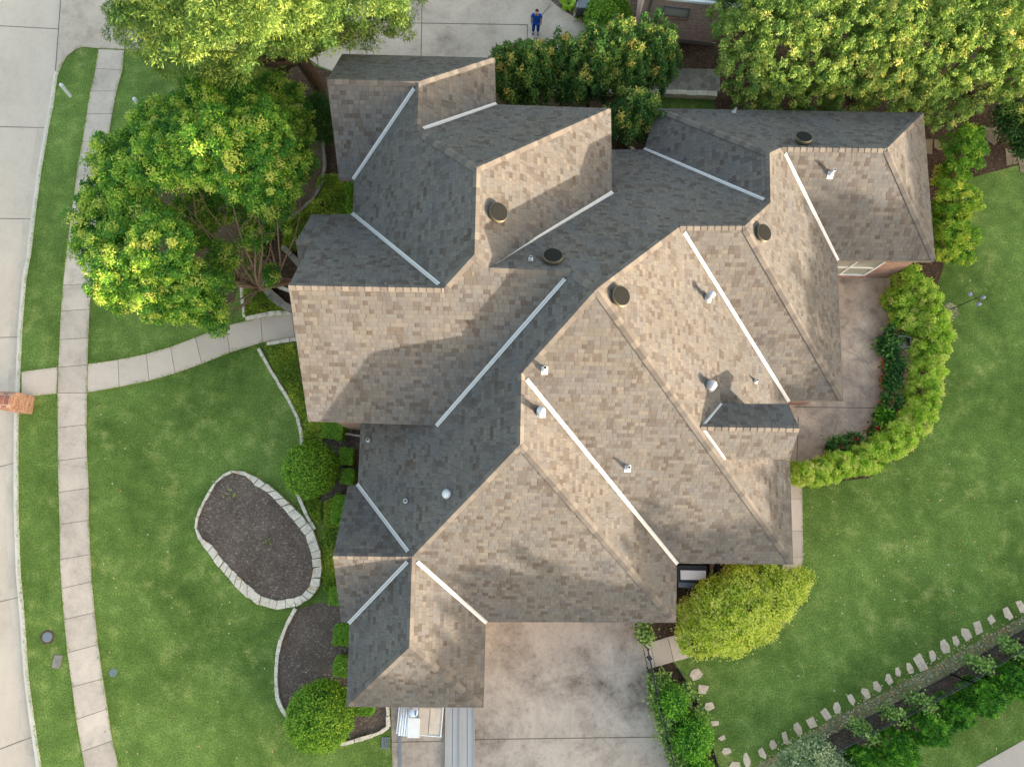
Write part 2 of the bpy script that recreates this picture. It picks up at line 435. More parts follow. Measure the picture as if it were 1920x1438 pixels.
# ------------------------------------------------------------------ foliage
def leaf_mesh(name, pos, nrm, axis, L, W, tint, mat, parent=None, extra=None):
    """one leaf-shaped quad per row of pos"""
    n = len(pos)
    b = np.cross(nrm, axis); b /= np.linalg.norm(b, axis=1)[:, None] + 1e-9
    a = np.cross(b, nrm); a /= np.linalg.norm(a, axis=1)[:, None] + 1e-9
    L = np.broadcast_to(np.asarray(L, float), (n,))[:, None]; W = np.broadcast_to(np.asarray(W, float), (n,))[:, None]
    q = np.empty((n, 4, 3))
    q[:, 0] = pos; q[:, 1] = pos + a * L * 0.5 + b * W * 0.5 + nrm * L * 0.06
    q[:, 2] = pos + a * L; q[:, 3] = pos + a * L * 0.5 - b * W * 0.5 + nrm * L * 0.06
    me = bpy.data.meshes.new(name)
    me.vertices.add(4 * n); me.vertices.foreach_set('co', q.ravel().astype(np.float32))
    me.loops.add(4 * n); me.loops.foreach_set('vertex_index', np.arange(4 * n, dtype=np.int32))
    me.polygons.add(n); me.polygons.foreach_set('loop_start', np.arange(0, 4 * n, 4, dtype=np.int32))
    me.update(calc_edges=True)
    at_ = me.attributes.new('tint', 'FLOAT', 'FACE')
    at_.data.foreach_set('value', np.clip(tint, 0, 1).astype(np.float32))
    me.materials.append(mat)
    return link(name, me, parent)

def unit(v): return v / (np.linalg.norm(v, axis=-1, keepdims=True) + 1e-9)

def crown_leaves(rng, lobes, n, L, W, per=40, clump=0.35, depth=0.45, up=0.5, jag=0.18, low=-0.75, tint=(0.35, 0.22, 0.18), flat=0.6, out=0.5, tip=0.16, wild=0.5, dome=False):
    """positions, normals, axes, tints of n leaves gathered in clumps on the outer part of the lobes"""
    lb = np.array(lobes, float)
    w = lb[:, 3] * lb[:, 4] + lb[:, 3] * lb[:, 5]; w /= w.sum()
    k = max(1, n // per)
    m = int(k * 1.9) + 10
    li = rng.choice(len(lb), m, p=w)
    d = unit(rng.normal(size=(m, 3)))
    d = d[d[:, 2] > low] if (d[:, 2] > low).sum() > 5 else d
    li = li[:len(d)]; m = len(d)
    ph = rng.uniform(0, 6.28, (len(lb), 3))
    wob = np.sin(d[:, 0] * 5.1 + ph[li, 0]) * np.sin(d[:, 1] * 5.7 + ph[li, 1]) + 0.6 * np.sin(d[:, 2] * 7.3 + ph[li, 2] + d[:, 0] * 4)
    r = 1 - depth * rng.uniform(0, 1, m) ** 1.7 + jag * wob + rng.normal(0, jag * 0.35, m)
    c = lb[li, :3] + d * lb[li, 3:6] * r[:, None]
    keep = np.ones(m, bool)
    for j in range(len(lb)):                                  # drop clumps deep inside another lobe
        q = np.linalg.norm((c - lb[j, :3]) / lb[j, 3:6], axis=1)
        keep &= ~((q < 0.5) & (li != j))
    c = c[keep]; d = d[keep]; rr = r[keep]
    c[:, 2] = np.maximum(c[:, 2], 0.05)
    if len(c) > k: c = c[:k]; d = d[:k]; rr = rr[:k]
    k = len(c)
    ci = rng.integers(0, k, n)
    if dome:                                                  # each clump is a small leafy dome facing out and up
        cs = clump * (0.55 + 0.8 * rng.uniform(size=k))
        o = unit(rng.normal(size=(n, 3)) + (d[ci] * 0.8 + np.array([0, 0, 0.7])) * 0.75)
        ou = o.copy(); o = o * (cs[ci] * (0.55 + 0.5 * rng.uniform(size=n)))[:, None] * np.array([1, 1, flat])
    else:
        o = rng.normal(size=(n, 3)) * clump * np.array([1, 1, flat]) * (0.6 + 0.8 * rng.uniform(size=(n, 1)))
    pos = c[ci] + o
    pos[:, 2] = np.maximum(pos[:, 2], 0.03)
    nrm = unit((ou if dome else d[ci]) * out + np.array([0, 0, up]) + rng.normal(size=(n, 3)) * wild)
    axis = unit(o * 1.2 + d[ci] * 0.4 * clump + rng.normal(size=(n, 3)) * clump * 0.8)
    ct = rng.normal(0, 1, k)
    g = d[ci] + np.array([0, 0, .6])                          # young shoot tips, plus light on clump tops painted paler
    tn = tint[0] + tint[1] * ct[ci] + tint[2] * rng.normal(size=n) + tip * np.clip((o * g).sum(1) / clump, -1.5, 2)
    s = 0.7 + 0.6 * rng.uniform(size=n)
    return pos, nrm, axis, L * s, W * s, tn

def foliage(name, rng, lobes, n, L, W, mat, parent=None, **kw):
    p, nr, a, l, w, t = crown_leaves(rng, lobes, n, L, W, **kw)
    return leaf_mesh(name, p, nr, a, l, w, t, mat, parent)

def limb(mb, p, q, r0, r1, rng, wig=0.08, seg=6, sides=7):
    p = np.array(p, float); q = np.array(q, float)
    ln = np.linalg.norm(q - p); pts = []; rad = []
    off = rng.normal(size=3) * wig * ln
    for i in range(seg + 1):
        t_ = i / seg
        pts.append(p + (q - p) * t_ + off * math.sin(math.pi * t_) + rng.normal(size=3) * wig * 0.15 * ln * (0 < i < seg))
        rad.append(r0 + (r1 - r0) * t_ ** 0.8)
    mb.tube(pts, rad, sides)
    return pts
P = {
    'a1': (-7.171, 15.927, 5.827), 'a2': (-1.565, 16.251, 5.83), 'a3': (-7.008, 13.683, 7.805), 'a4': (-3.92, 13.864, 7.802), 'a5': (-3.799, 12.11, 7.785),
    'a6': (-1.388, 14.436, 5.781), 'a7': (-6.748, 11.121, 5.717), 'a8': (-6.214, 11.163, 5.728), 'b1': (-1.585, 10.108, 9.595), 'b2': (-1.417, 7.383, 9.568),
    'b3': (2.807, 14.608, 5.832), 'b4': (3.034, 11.379, 5.779), 'b5': (-0.954, 7.107, 9.249), 'c1': (-6.102, 9.826, 5.768), 'c2': (-2.317, 6.48, 8.81),
    'c3': (-7.063, 6.176, 8.809), 'c5': (-7.531, 9.661, 5.847), 'c6': (-6.8, 2.379, 5.682), 'c7': (-2.423, 2.599, 5.656), 'd1': (1.504, 7.169, 9.248),
    'p': (2.252, 6.513, 9.872), 'h1': (5.194, 9.708, 7.263), 'h2': (7.342, 9.89, 7.275), 'g1': (8.592, 11.324, 6.111), 'g2': (4.548, 14.526, 3.123),
    'd0': (3.23, 14.369, 3.208), 'f1': (0.271, 4.173, 8.045), 'j1': (0.395, 1.946, 8.045), 'l1': (-2.911, -1.867, 5.019), 'm1': (-5.399, 0.422, 2.994),
    'e1': (-5.548, 2.644, 2.978), 'v': (6.506, -1.494, 3.101), 'se': (10.752, -1.203, 3.139), 'h3': (10.483, 4.816, 3.087), 'h4': (12.572, 4.981, 3.125),
    'g3': (8.523, 13.187, 6.119), 'g4': (9.128, 13.7, 5.638), 'g5': (12.32, 10.551, 3.08), 'g6': (4.89, 16.164, 3.418), 'g7': (12.953, 13.956, 5.665),
    'g8': (15.709, 17.004, 3.222), 'g9': (16.157, 10.818, 3.121), 'j2': (6.572, -3.572, 3.138), 'k1': (-0.267, -4.081, 3.044), 'l2': (-2.709, -4.784, 5.018),
    'l3': (-0.101, -6.989, 3.047), 'l4': (-4.935, -7.327, 3.011), 'm2': (-5.158, -4.484, 2.972), 'm3': (-5.58, -2.041, 5.018), 'm4': (-5.753, 0.357, 3.028),
    'm5': (-5.462, -4.483, 2.99), 'n1': (6.28, 3.113, 6.676), 'n2': (9.524, 3.312, 6.681), 'n3': (7.097, 4.049, 5.943), 'n4': (9.441, 4.242, 5.896),
    'n5': (7.307, 2.189, 5.857), 'n6': (9.519, 2.355, 5.883),
}
P = {k: np.array(v) for k, v in P.items()}
EV = np.array([math.cos(PSI), math.sin(PSI), 0.0]); NV = np.array([-math.sin(PSI), math.cos(PSI), 0.0])
DIRS = {'E': EV, 'W': -EV, 'N': NV, 'S': -NV}
def hx(p): return float(np.dot(p, EV))
def hy(p): return float(np.dot(p, NV))
def hw(X, Y, z): return X * EV + Y * NV + np.array([0, 0, z])
P['d0x'] = P['d0'] - EV * 1.1; P['b4x'] = P['b4'] - EV * 1.1
P['e1x'] = P['e1'] + NV * 0.9; P['c7x'] = P['c7'] + NV * 0.9
FACES = dict(AN='N a1 a2 a4 a3', AS='S a3 a4 a8 a7', AE='E a4 a2 a6 a5', W='W a4 a5 b1 b2 c2 c1 a8',
    BN='N a5 a6 b3 b1', BE='E b1 b3 b4 b5 b2', CS='S c3 c2 b2 b5 d1 c7 c6', CN='N c3 c2 c1 c5 r1 r2',
    DN='N b5 d1 p h1 h2 g1 g2 d0 d0x b4x b4', EW='W d1 p f1 j1 l1 m1 e1 e1x c7x c7', FS='S p f1 v se', FE='E p h1 h3 se',
    HS='S h1 h2 h4 h3', HE='E h2 g1 g3 g4 g5 h4', GW='W g1 g3 g6 g2', GN='N g6 g3 g4 g7 g8', GS='S g4 g7 g9 g5', GE='E g7 g8 g9',
    JE='E f1 j1 j2 v', KS='S j1 j2 k1 l1', LE='E l1 l2 l3 k1', LS='S l2 l3 l4', LW='W l1 l2 l4 m2', MN='N m3 l1 m1 m4', MS='S m3 l1 m2 m5',
    NN='N n1 n2 n4 n3', NS='S n1 n2 n6 n5', RS='S r1 r2 s2 s1')
def plane_of(names):
    A = np.array([[P[n][0], P[n][1], 1.0] for n in names]); b = np.array([P[n][2] for n in names])
    return np.linalg.lstsq(A, b, rcond=None)[0]
def on_face(px, py, fc, lift=0.0):
    c = plane_of([n for n in FACES[fc].split()[1:] if n in P])
    r = ray(px, py); t_ = (c[2] - H) / (r[2] - c[0] * r[0] - c[1] * r[1])
    nrm = np.array([-c[0], -c[1], 1.0]); nrm /= np.linalg.norm(nrm)
    return np.array([0, 0, H]) + r * t_ + nrm * lift, nrm
# little side gable on the west rake of the front wing
cn = plane_of(['c3', 'c2', 'c1', 'c5'])
P['r1'] = on_face(555, 453, 'CN')[0]; P['r2'] = on_face(584, 450, 'CN')[0]
P['r2'] = P['r1'] + EV * np.dot(P['r2'] - P['r1'], EV)
P['s1'] = P['r1'] - NV * 1.1 + np.array([0, 0, -0.95]); P['s2'] = P['r2'] + EV * 0.3 - NV * 1.1 + np.array([0, 0, -0.95])

house = empty('brick_house', (0, 0, 0), 'large red brick house seen from above under a many-hipped brown grey shingle roof', 'house')
# ---- roof surface with shingle UVs in metres
def face_uv(d, p):
    along = np.array([-DIRS[d][1], DIRS[d][0], 0.0])
    return (float(np.dot(p, along)) + {'N': 0, 'E': 31, 'S': 57, 'W': 83}[d], float(p[2]) / 0.639)
vs = []; fs = []; uvs = []; edge_count = {}
vidx = {}
for k, s in FACES.items():
    q = s.split(); names = q[1:]
    for n in names:
        if n not in vidx: vidx[n] = len(vs); vs.append(tuple(P[n]))
    pts = [P[n] for n in names]
    nz = sum(pts[i][0] * pts[(i + 1) % len(pts)][1] - pts[(i + 1) % len(pts)][0] * pts[i][1] for i in range(len(pts)))
    if nz < 0: names = names[::-1]
    FACES[k] = q[0] + ' ' + ' '.join(names)
    fs.append([vidx[n] for n in names]); uvs.append([face_uv(q[0], P[n]) for n in names])
    for i in range(len(names)):
        e = (names[i], names[(i + 1) % len(names)]); edge_count.setdefault(frozenset(e), []).append((k, e))
me = bpy.data.meshes.new('roof')
me.from_pydata(vs, [], fs)
uvl = me.uv_layers.new(name='UVMap')
flat = [c for f in uvs for c in f]
for i, c in enumerate(flat): uvl.data[i].uv = c
me.materials.append(M['shingle']); me.update()
roof = link('roof', me, house)
# ---- fascia boards under every outer edge
fa = MB()
skip = {frozenset(q) for q in (('d0', 'd0x'), ('d0x', 'b4x'), ('b4x', 'b4'), ('e1', 'e1x'), ('e1x', 'c7x'), ('c7x', 'c7'), ('r2', 's2'), ('n1', 'n3'), ('n1', 'n5'), ('r2', 'c3'))}
def fascia(a, b, inw):
    a = np.array(a); b = np.array(b)
    o1 = inw * 0.015; o2 = inw * 0.045
    t0 = np.array([0, 0, -0.03]); t1 = np.array([0, 0, -0.24])
    q = [a + o1 + t0, b + o1 + t0, b + o1 + t1, a + o1 + t1, a + o2 + t0, b + o2 + t0, b + o2 + t1, a + o2 + t1]
    fa.add(q, [[0, 1, 2, 3], [7, 6, 5, 4], [3, 2, 6, 7], [0, 3, 7, 4], [1, 5, 6, 2]])
outer = []
for e, l in edge_count.items():
    if len(l) == 1 and e not in skip: outer.append(l[0])
for k, (a, b) in outer:
    d = P[b] - P[a]; inw = np.array([-d[1], d[0], 0]); inw /= np.linalg.norm(inw) + 1e-9
    fascia(P[a], P[b], inw)
fa.build('fascia', M['fascia'], roof)
# ---- thin shingle edge that overhangs the fascia
# ---- ridge and hip caps: overlapping bent shingles
def cap_line(a, b, w=0.15, trim0=0.0, trim1=0.0):
    A, B = P[a].copy(), P[b].copy()
    if A[2] > B[2]: A, B = B, A
    fcs = [k for k, s in FACES.items() if a in s.split()[1:] and b in s.split()[1:]]
    ns = []
    for k in fcs[:2]:
        c = plane_of(FACES[k].split()[1:]); n_ = np.array([-c[0], -c[1], 1.0]); ns.append(n_ / np.linalg.norm(n_))
    d = B - A; ln = np.linalg.norm(d); d /= ln
    mb = MB(); rng_ = random.Random(a + b)
    sides = []
    for n_ in ns:
        s_ = np.cross(n_, d); s_ /= np.linalg.norm(s_)
        sides.append(s_)
    hz = np.cross(d, [0, 0, 1.0])
    if len(sides) == 2 and np.dot(sides[0], sides[1]) > 0: sides[1] = -sides[1]
    if len(sides) == 2 and sides[0][2] > 0.02 : sides[0] = -sides[0]
    if len(sides) == 2 and sides[1][2] > 0.02 : sides[1] = -sides[1]
    up = ns[0] + ns[1]; up /= np.linalg.norm(up)
    t_ = 0.16 if abs(d[2]) > 0.1 else 0.0
    while t_ < ln - 0.03:
        t2 = min(ln, t_ + 0.33)
        lo, hi = A + d * t_, A + d * t2
        lift0, lift1 = 0.042, 0.012
        l0 = lo + up * lift0; h0 = hi + up * lift1
        q = [l0 + sides[0] * w, l0 + up * 0.006, l0 + sides[1] * w, h0 + sides[0] * w, h0 + up * 0.006, h0 + sides[1] * w,
             lo + sides[0] * w - up * 0.005, lo - up * 0.005, lo + sides[1] * w - up * 0.005]
        tn = rng_.random()
        mb.add(q, [[0, 1, 4, 3], [1, 2, 5, 4], [6, 7, 1, 0], [7, 8, 2, 1]], tint=tn)
        t_ += 0.235
    mb.build('ridge_cap', M['capt'], roof)
t = NT('ridge cap'); p_ = t.pos()
c_ = t.ramp(t.attr('tint'), [(0, lin(88, 83, 79)), (0.6, lin(104, 98, 92)), (1, lin(114, 107, 99))])
c_ = t.mix(1.0, c_, t.ramp(t.noise(p_, 30.0, 4.0, 0.8), [(0.25, 0.86), (0.75, 1.12)]), 'MULTIPLY')
M['capt'] = t.fin(c_, 0.92, 0, 0.15)
for e in ('a3 a4', 'a4 a5', 'a4 a2', 'a5 b1', 'b1 b3', 'b1 b2', 'b2 c2', 'c3 c2', 'b2 b5', 'b5 d1', 'd1 p', 'p h1', 'h1 h2', 'h2 g1', 'g1 g3', 'g3 g6',
          'g3 g4', 'g4 g7', 'g7 g8', 'g7 g9', 'h2 h4', 'p f1', 'p se', 'f1 j1', 'j1 l1', 'j1 j2', 'l1 l2', 'm3 l1', 'l2 l3', 'l2 l4', 'n1 n2', 'r1 r2'):
    cap_line(*e.split())
# ---- valley metal
def valley_line(a, b, w=0.066):
    A, B = P[a].copy(), P[b].copy()
    if A[2] < B[2]: A, B = B, A
    d = B - A; ln = np.linalg.norm(d); d /= ln
    A = A + d * min(0.28, ln * 0.08); B = B + d * 0.05
    s_ = np.cross(d, [0, 0, 1.0]); s_ /= np.linalg.norm(s_)
    fcs = [k for k, s in FACES.items() if a in s.split()[1:] and b in s.split()[1:]]
    def zat(k, p):
        c = plane_of(FACES[k].split()[1:]); return c[0] * p[0] + c[1] * p[1] + c[2]
    mb = MB(); vs_ = []
    for q in (A, B):
        for o, lift in ((-w, 0.014), (-w * 0.13, 0.022), (0, 0.05), (w * 0.13, 0.022), (w, 0.014)):
            p_ = q + s_ * o
            z = max([zat(k, p_) for k in fcs]) if fcs else q[2] + abs(o) * 0.6
            z = min(z, q[2] + abs(o) * 0.85)
            vs_.append((p_[0], p_[1], z + lift))
    mb.add(vs_, [[i, i + 1, i + 6, i + 5] for i in range(4)])
    mb.build('valley_flashing', M['valley'], roof)
for e in ('a4 a8', 'a5 a6', 'c2 c1', 'b5 b4', 'd1 c7', 'l1 m1', 'l1 m2', 'l1 k1', 'f1 v', 'h1 h3', 'g1 g2', 'g4 g5', 'n1 n3', 'n1 n5'):
    valley_line(*e.split())

# ---- walls: brick bodies set back under the eaves
def inset(poly, d):
    n = len(poly); out = []
    a = sum(poly[i][0] * poly[(i + 1) % n][1] - poly[(i + 1) % n][0] * poly[i][1] for i in range(n))
    if a < 0: poly = poly[::-1]
    for i in range(n):
        p0, p1, p2 = [np.array(poly[(i + k) % n][:2], float) for k in (-1, 0, 1)]
        d1 = (p1 - p0) / np.linalg.norm(p1 - p0); d2 = (p2 - p1) / np.linalg.norm(p2 - p1)
        n1 = np.array([-d1[1], d1[0]]); n2 = np.array([-d2[1], d2[0]])
        k = 1 + np.dot(n1, n2)
        out.append(tuple(p1 + (n1 + n2) * d / max(k, 0.4)))
    return out
f2 = [P[n][:2] for n in ('a1', 'a7', 'a8', 'c1', 'c5', 'c6', 'c7')] 
f2[4] = hw(hx(P['c3']), hy(P['c5']), 0)[:2]
f2 += [hw(hx(P['b4']), hy(P['c7']), 0)[:2], P['b4'][:2], P['b3'][:2], P['a6'][:2], P['a2'][:2]]
f1 = [P[n][:2] for n in ('e1', 'm1', 'm4', 'm5', 'm2', 'l4', 'l3', 'k1', 'j2', 'v', 'se', 'h3', 'h4', 'g5', 'g9', 'g8', 'g6', 'g2', 'd0')]
f1 += [hw(hx(P['b4']) - 1.5, hy(P['d0']), 0)[:2], hw(hx(P['b4']) - 1.5, hy(P['e1']), 0)[:2]]
w = MB()
w.prism(inset(f2, 0.30), -0.1, 5.70)
w.prism(inset(f1, 0.28), -0.1, 3.0)
def gable_wall(r, lo, hi, inx, base):
    """triangle wall under a gable: ridge end r, eave ends lo / hi, set inx metres inside the rake"""
    s = EV * inx
    a = P[lo] + s; b = P[hi] + s; c = P[r] + s
    k = np.array([0, 0, -0.07])
    q = [a + k, b + k, c + k]; q2 = [p_ + EV * 0.2 * (1 if inx > 0 else -1) for p_ in q]
    for p_ in (q[0], q[1], q2[0], q2[1]): pass
    bt = [np.array([p_[0], p_[1], base]) for p_ in (q[0], q[1])]
    w.add([q[0], q[1], q[2]], [[0, 1, 2]])
gable_wall('a3', 'a7', 'a1', 0.42, 5.0)
P['c5b'] = P['c5'] + EV * (hx(P['c3']) - hx(P['c5']))
gable_wall('c3', 'c6', 'c5b', 0.42, 5.0)
gable_wall('m3', 'm5', 'm4', 0.3, 2.4)
gable_wall('n2', 'n6', 'n4', -0.35, 2.6)
# dormer cheeks
dx0 = hx(P['n1']) - 0.2; dx1 = hx(P['n2']) - 0.36; dy0 = hy(P['n6']) + 0.42; dy1 = hy(P['n4']) - 0.42
w.prism([hw(dx0, dy0, 0)[:2], hw(dx1, dy0, 0)[:2], hw(dx1, dy1, 0)[:2], hw(dx0, dy1, 0)[:2]], 2.6, 5.8)
# stub under the small side gable
rx = hx(P['r1']) + 0.2
w.prism([hw(rx, hy(P['s1']) + 0.2, 0)[:2], hw(rx + 0.8, hy(P['s1']) + 0.2, 0)[:2], hw(rx + 0.8, hy(P['c5']) - 0.3, 0)[:2], hw(rx, hy(P['c5']) - 0.3, 0)[:2]], 0, 5.6)
wall = w.build('wall', M['brick'], house)

# ---- big window in the garden wall facing the patio
WY = hy((P['g5'] + P['g9']) / 2) + 0.28
def window(x0, x1, z0, z1, Y, cols=2, rows=2, parent=house, facing=-1):
    fr = MB(); th = 0.06
    o = facing * 0.03
    def bx(xa, xb, za, zb, dep, mi=0, mbx=fr):
        c = hw((xa + xb) / 2, Y + o, (za + zb) / 2); mbx.box(c, (xb - xa, dep, zb - za), PSI, mi)
    root = MB()
    bx(x0, x1, z1 - 0.07, z1, 0.12); bx(x0, x1, z0, z0 + 0.07, 0.12); bx(x0, x0 + 0.07, z0 + 0.07, z1 - 0.07, 0.12); bx(x1 - 0.07, x1, z0 + 0.07, z1 - 0.07, 0.12)
    for i in range(1, cols):
        x = x0 + (x1 - x0) * i / cols; bx(x - 0.03, x + 0.03, z0 + 0.07, z1 - 0.07, 0.10)
    for i in range(1, rows):
        z = z0 + (z1 - z0) * i / rows; bx(x0 + 0.07, x1 - 0.07, z - 0.028, z + 0.028, 0.098)
    wn = fr.build('window', M['white'], parent)
    g = MB(); c = hw((x0 + x1) / 2, Y + o, (z0 + z1) / 2); g.box(c, (x1 - x0 - 0.1, 0.03, z1 - z0 - 0.1), PSI)
    g.build('pane', M['glass'], wn)
    s = MB(); c = hw((x0 + x1) / 2, Y + facing * 0.05, z0 - 0.045); s.box(c, (x1 - x0 + 0.16, 0.2, 0.08), PSI); s.build('sill', M['brick'], wn)
gx = hx(P['g5'])
window(gx + 0.10, gx + 2.3, 0.55, 2.5, WY)

# ---- roof vents and pipes
def rot_to(n_):
    return Vector((0, 0, 1)).rotation_difference(Vector(n_)).to_matrix()
for px, py, fc in ((930, 402, 'BE'), (1036, 488, 'DN'), (1158, 558, 'FE'), (1425, 440, 'HE'), (1504, 266, 'GN')):
    p_, n_ = on_face(px, py, fc)
    R = rot_to((n_ * 0.75 + np.array([0, 0, 0.45])) / np.linalg.norm(n_ * 0.75 + np.array([0, 0, 0.45])))
    v = MB()
    v.lathe(p_, [(0.25, -0.10), (0.25, 0.06), (0.28, 0.075), (0.295, 0.11), (0.31, 0.115), (0.31, 0.21), (0.295, 0.225)], 28, 0, R)
    v.lathe(p_, [(0.292, 0.22), (0.28, 0.232), (0.20, 0.238), (0.0001, 0.24)], 28, 1, R)
    v.lathe(p_, [(0.312, 0.15), (0.32, 0.155), (0.32, 0.17), (0.312, 0.175)], 28, 2, R)
    fl = rot_to(n_)
    q = [Vector(p_) + fl @ Vector((a, b, 0.012)) for a, b in ((-0.40, -0.40), (0.40, -0.40), (0.40, 0.40), (-0.40, 0.40))]
    v.build('roof_vent', [M['brass'], M['ventcap'], M['brass']], roof, smooth=False)
def pipe(px, py, fc, h, r, capr=0.0, flange=0.18, mat='pvc'):
    p_, n_ = on_face(px, py, fc); v = MB()
    d = next(k for k in FACES if k == fc); dv = DIRS[FACES[fc].split()[0]]
    along = np.array([-dv[1], dv[0], 0.0]); dn = np.cross(along, n_); dn /= np.linalg.norm(dn)
    if dn[2] > 0: dn = -dn
    if flange:
        fw = flange * .82
        q = [p_ + along * sx * fw * 0.7 + dn * sy * fw + n_ * 0.014 for sx, sy in ((-1, -0.75), (1, -0.75), (1, 1.15), (-1, 1.15))]
        q2 = [a - n_ * 0.012 for a in q]
        v.add(q + q2, [[0, 1, 2, 3], [0, 4, 5, 1], [1, 5, 6, 2], [2, 6, 7, 3], [3, 7, 4, 0]])
        v.lathe(p_, [(r * 1.9, -0.02), (r * 1.5, r * 1.2 + 0.05), (r * 1.05, r * 1.6 + 0.08)], 14)
    if capr:
        v.lathe(p_, [(r, -0.05), (r, h), (r * 0.99, h)], 14)
        v.lathe(p_, [(capr * 0.9, h - 0.05), (capr, h), (capr * 0.92, h + capr * 0.5), (capr * 0.55, h + capr * 0.85), (0.0001, h + capr)], 16)
    else:
        v.lathe(p_, [(r, -0.05), (r, h), (r * 0.78, h), (r * 0.78, h - 0.02)], 14)
        v.lathe(p_, [(r * 0.77, h - 0.012), (0.0001, h - 0.012)], 14, 1)
    v.build('vent_pipe', [M[mat], M['black']], roof, smooth=False)
pipe(1021, 693, 'FS', 0.36, 0.055)
pipe(1013, 774, 'JE', 0.55, 0.095, 0.14, 0.24, 'galv')
pipe(1177, 877, 'FS', 0.34, 0.05)
pipe(1326, 560, 'FE', 0.52, 0.085, 0.13, 0.2, 'galv')
pipe(1331, 724, 'FE', 0.34, 0.11, 0.145, 0.2, 'galv')
pipe(1416, 715, 'FE', 0.28, 0.045, 0, 0.13)
pipe(1557, 327, 'GS', 0.40, 0.05, 0, 0.19)
pipe(1376, 211, 'GN', 0.3, 0.04, 0, 0.12)
pipe(995, 488, 'DN', 0.30, 0.045, 0, 0.13)
pipe(838, 926, 'EW', 0.14, 0.09, 0.125, 0.15)
pipe(761, 939, 'EW', 0.22, 0.05, 0, 0.11)
pipe(691, 825, 'EW', 0.22, 0.05, 0, 0.11)
pipe(1281, 298, 'GW', 0.18, 0.035, 0, 0.08, 'grey')
# downspout elbow by the garage corner
g = MB(); k1 = P['k1']
g.bar(k1 + np.array([0.12, 0.0, -0.2]), k1 + np.array([0.12, 0.0, -2.95]), 0.08, 0.06, up=(0, 1, 0)); g.build('downspout', M['fascia'], house)
# garage door facing the drive
gd = MB(); gy0 = hy(P['l3']) + 0.9; gy1 = hy(P['k1']) - 0.55; gxx = hx(P['l3']) - 0.27
for i in range(4): gd.box(hw(gxx, (gy0 + gy1) / 2, 0.32 + i * 0.55), (0.08, gy1 - gy0, 0.53), PSI)
gd.build('garage_door', M['white'], house)
# ------------------------------------------------------------------ ground
def struct(name, mb, mat):
    return tag(mb.build(name, mat), kind='structure')
KERB = [(124, 107), (115, 124), (108, 144), (100, 200), (90, 250), (78, 320), (68, 394), (58, 480), (50, 520), (42, 620), (38.5, 697), (37, 745), (35, 787), (34.5, 900),
        (35, 958), (39, 1074), (46.5, 1159), (54, 1268), (64, 1346), (78, 1438)]
kw = xy(KERB)
# extend the kerb line beyond the picture
k_end = (kw[-1][0] + 10.0, kw[-1][1] - 24.0)
arc = xy([(185, 93), (157, 90), (140, 95)])
lawn_edge = [arc[0], arc[1], arc[2]] + kw + [(kw[-1][0] + 3.4, kw[-1][1] - 9.0), k_end]
g = MB(); g.add([(-300, -300, -0.16), (300, -300, -0.16), (300, 300, -0.16), (-300, 300, -0.16)], [[0, 1, 2, 3]])
struct('ground', g, M['grass2'])
g = MB()
lawn_poly = lawn_edge + [(60, -60), (90, -60), (90, 60), (-17.9, 60), (-17.9, arc[0][1] + 0.02)]
g.prism(lawn_poly, -0.155, 0.0)
struct('lawn', g, M['grass'])
g = MB(); g.add([(-45, -80, -0.125), (20, -80, -0.125), (20, 90, -0.125), (-45, 90, -0.125)], [[0, 1, 2, 3]])
struct('street', g, M['street'])
# street joints
g = MB()
for pa, pb in (((0, 49), (112, 55)), ((0, 238), (85, 240)), ((0, 410), (60, 411)), ((0, 633), (38, 632)), ((0, 875), (34, 866)), ((0, 1128), (40, 1118)), ((0, 1404), (68, 1378))):
    a = at(*pa, -0.12); b = at(*pb, -0.12); d = (b - a) / np.linalg.norm(b - a); a = a - d * 6
    g.bar(a, b, 0.025, 0.006)
struct('street_joint', g, M['joint'])
# kerb: a real step with a rounded top, along the lawn edge
def strip(line, w0, w1, z0, z1, mb, n_sub=1, mi=0):
    """solid strip following a polyline, from offset w0 to w1 (left positive)"""
    L = [np.array(p[:2]) for p in line]; a = []; b = []
    for i, p in enumerate(L):
        d = L[min(i + 1, len(L) - 1)] - L[max(i - 1, 0)]; d /= np.linalg.norm(d); n_ = np.array([-d[1], d[0]])
        a.append(p + n_ * w0); b.append(p + n_ * w1)
    for i in range(len(L) - 1):
        q = [a[i], a[i + 1], b[i + 1], b[i]]
        mb.prism(q, z0, z1, mi, tint=0.5)
kerb_line = [arc[0], arc[1], arc[2]] + kw + [(kw[-1][0] + 3.4, kw[-1][1] - 9.0)]
g = MB(); strip(kerb_line[3:], 0.0, -0.19, -0.15, 0.012, g)
struct('kerb', g, M['kerb'])
# gutter apron along the kerb: darker worn band of the street
g = MB(); strip(kerb_line[5:], -0.20, -0.58, -0.15, -0.118, g)
M['gutter'] = concrete('gutter concrete', lin(212, 194, 174), lin(172, 157, 140), 0.6, 0.7, False, 0.08)
struct('gutter', g, M['gutter'])
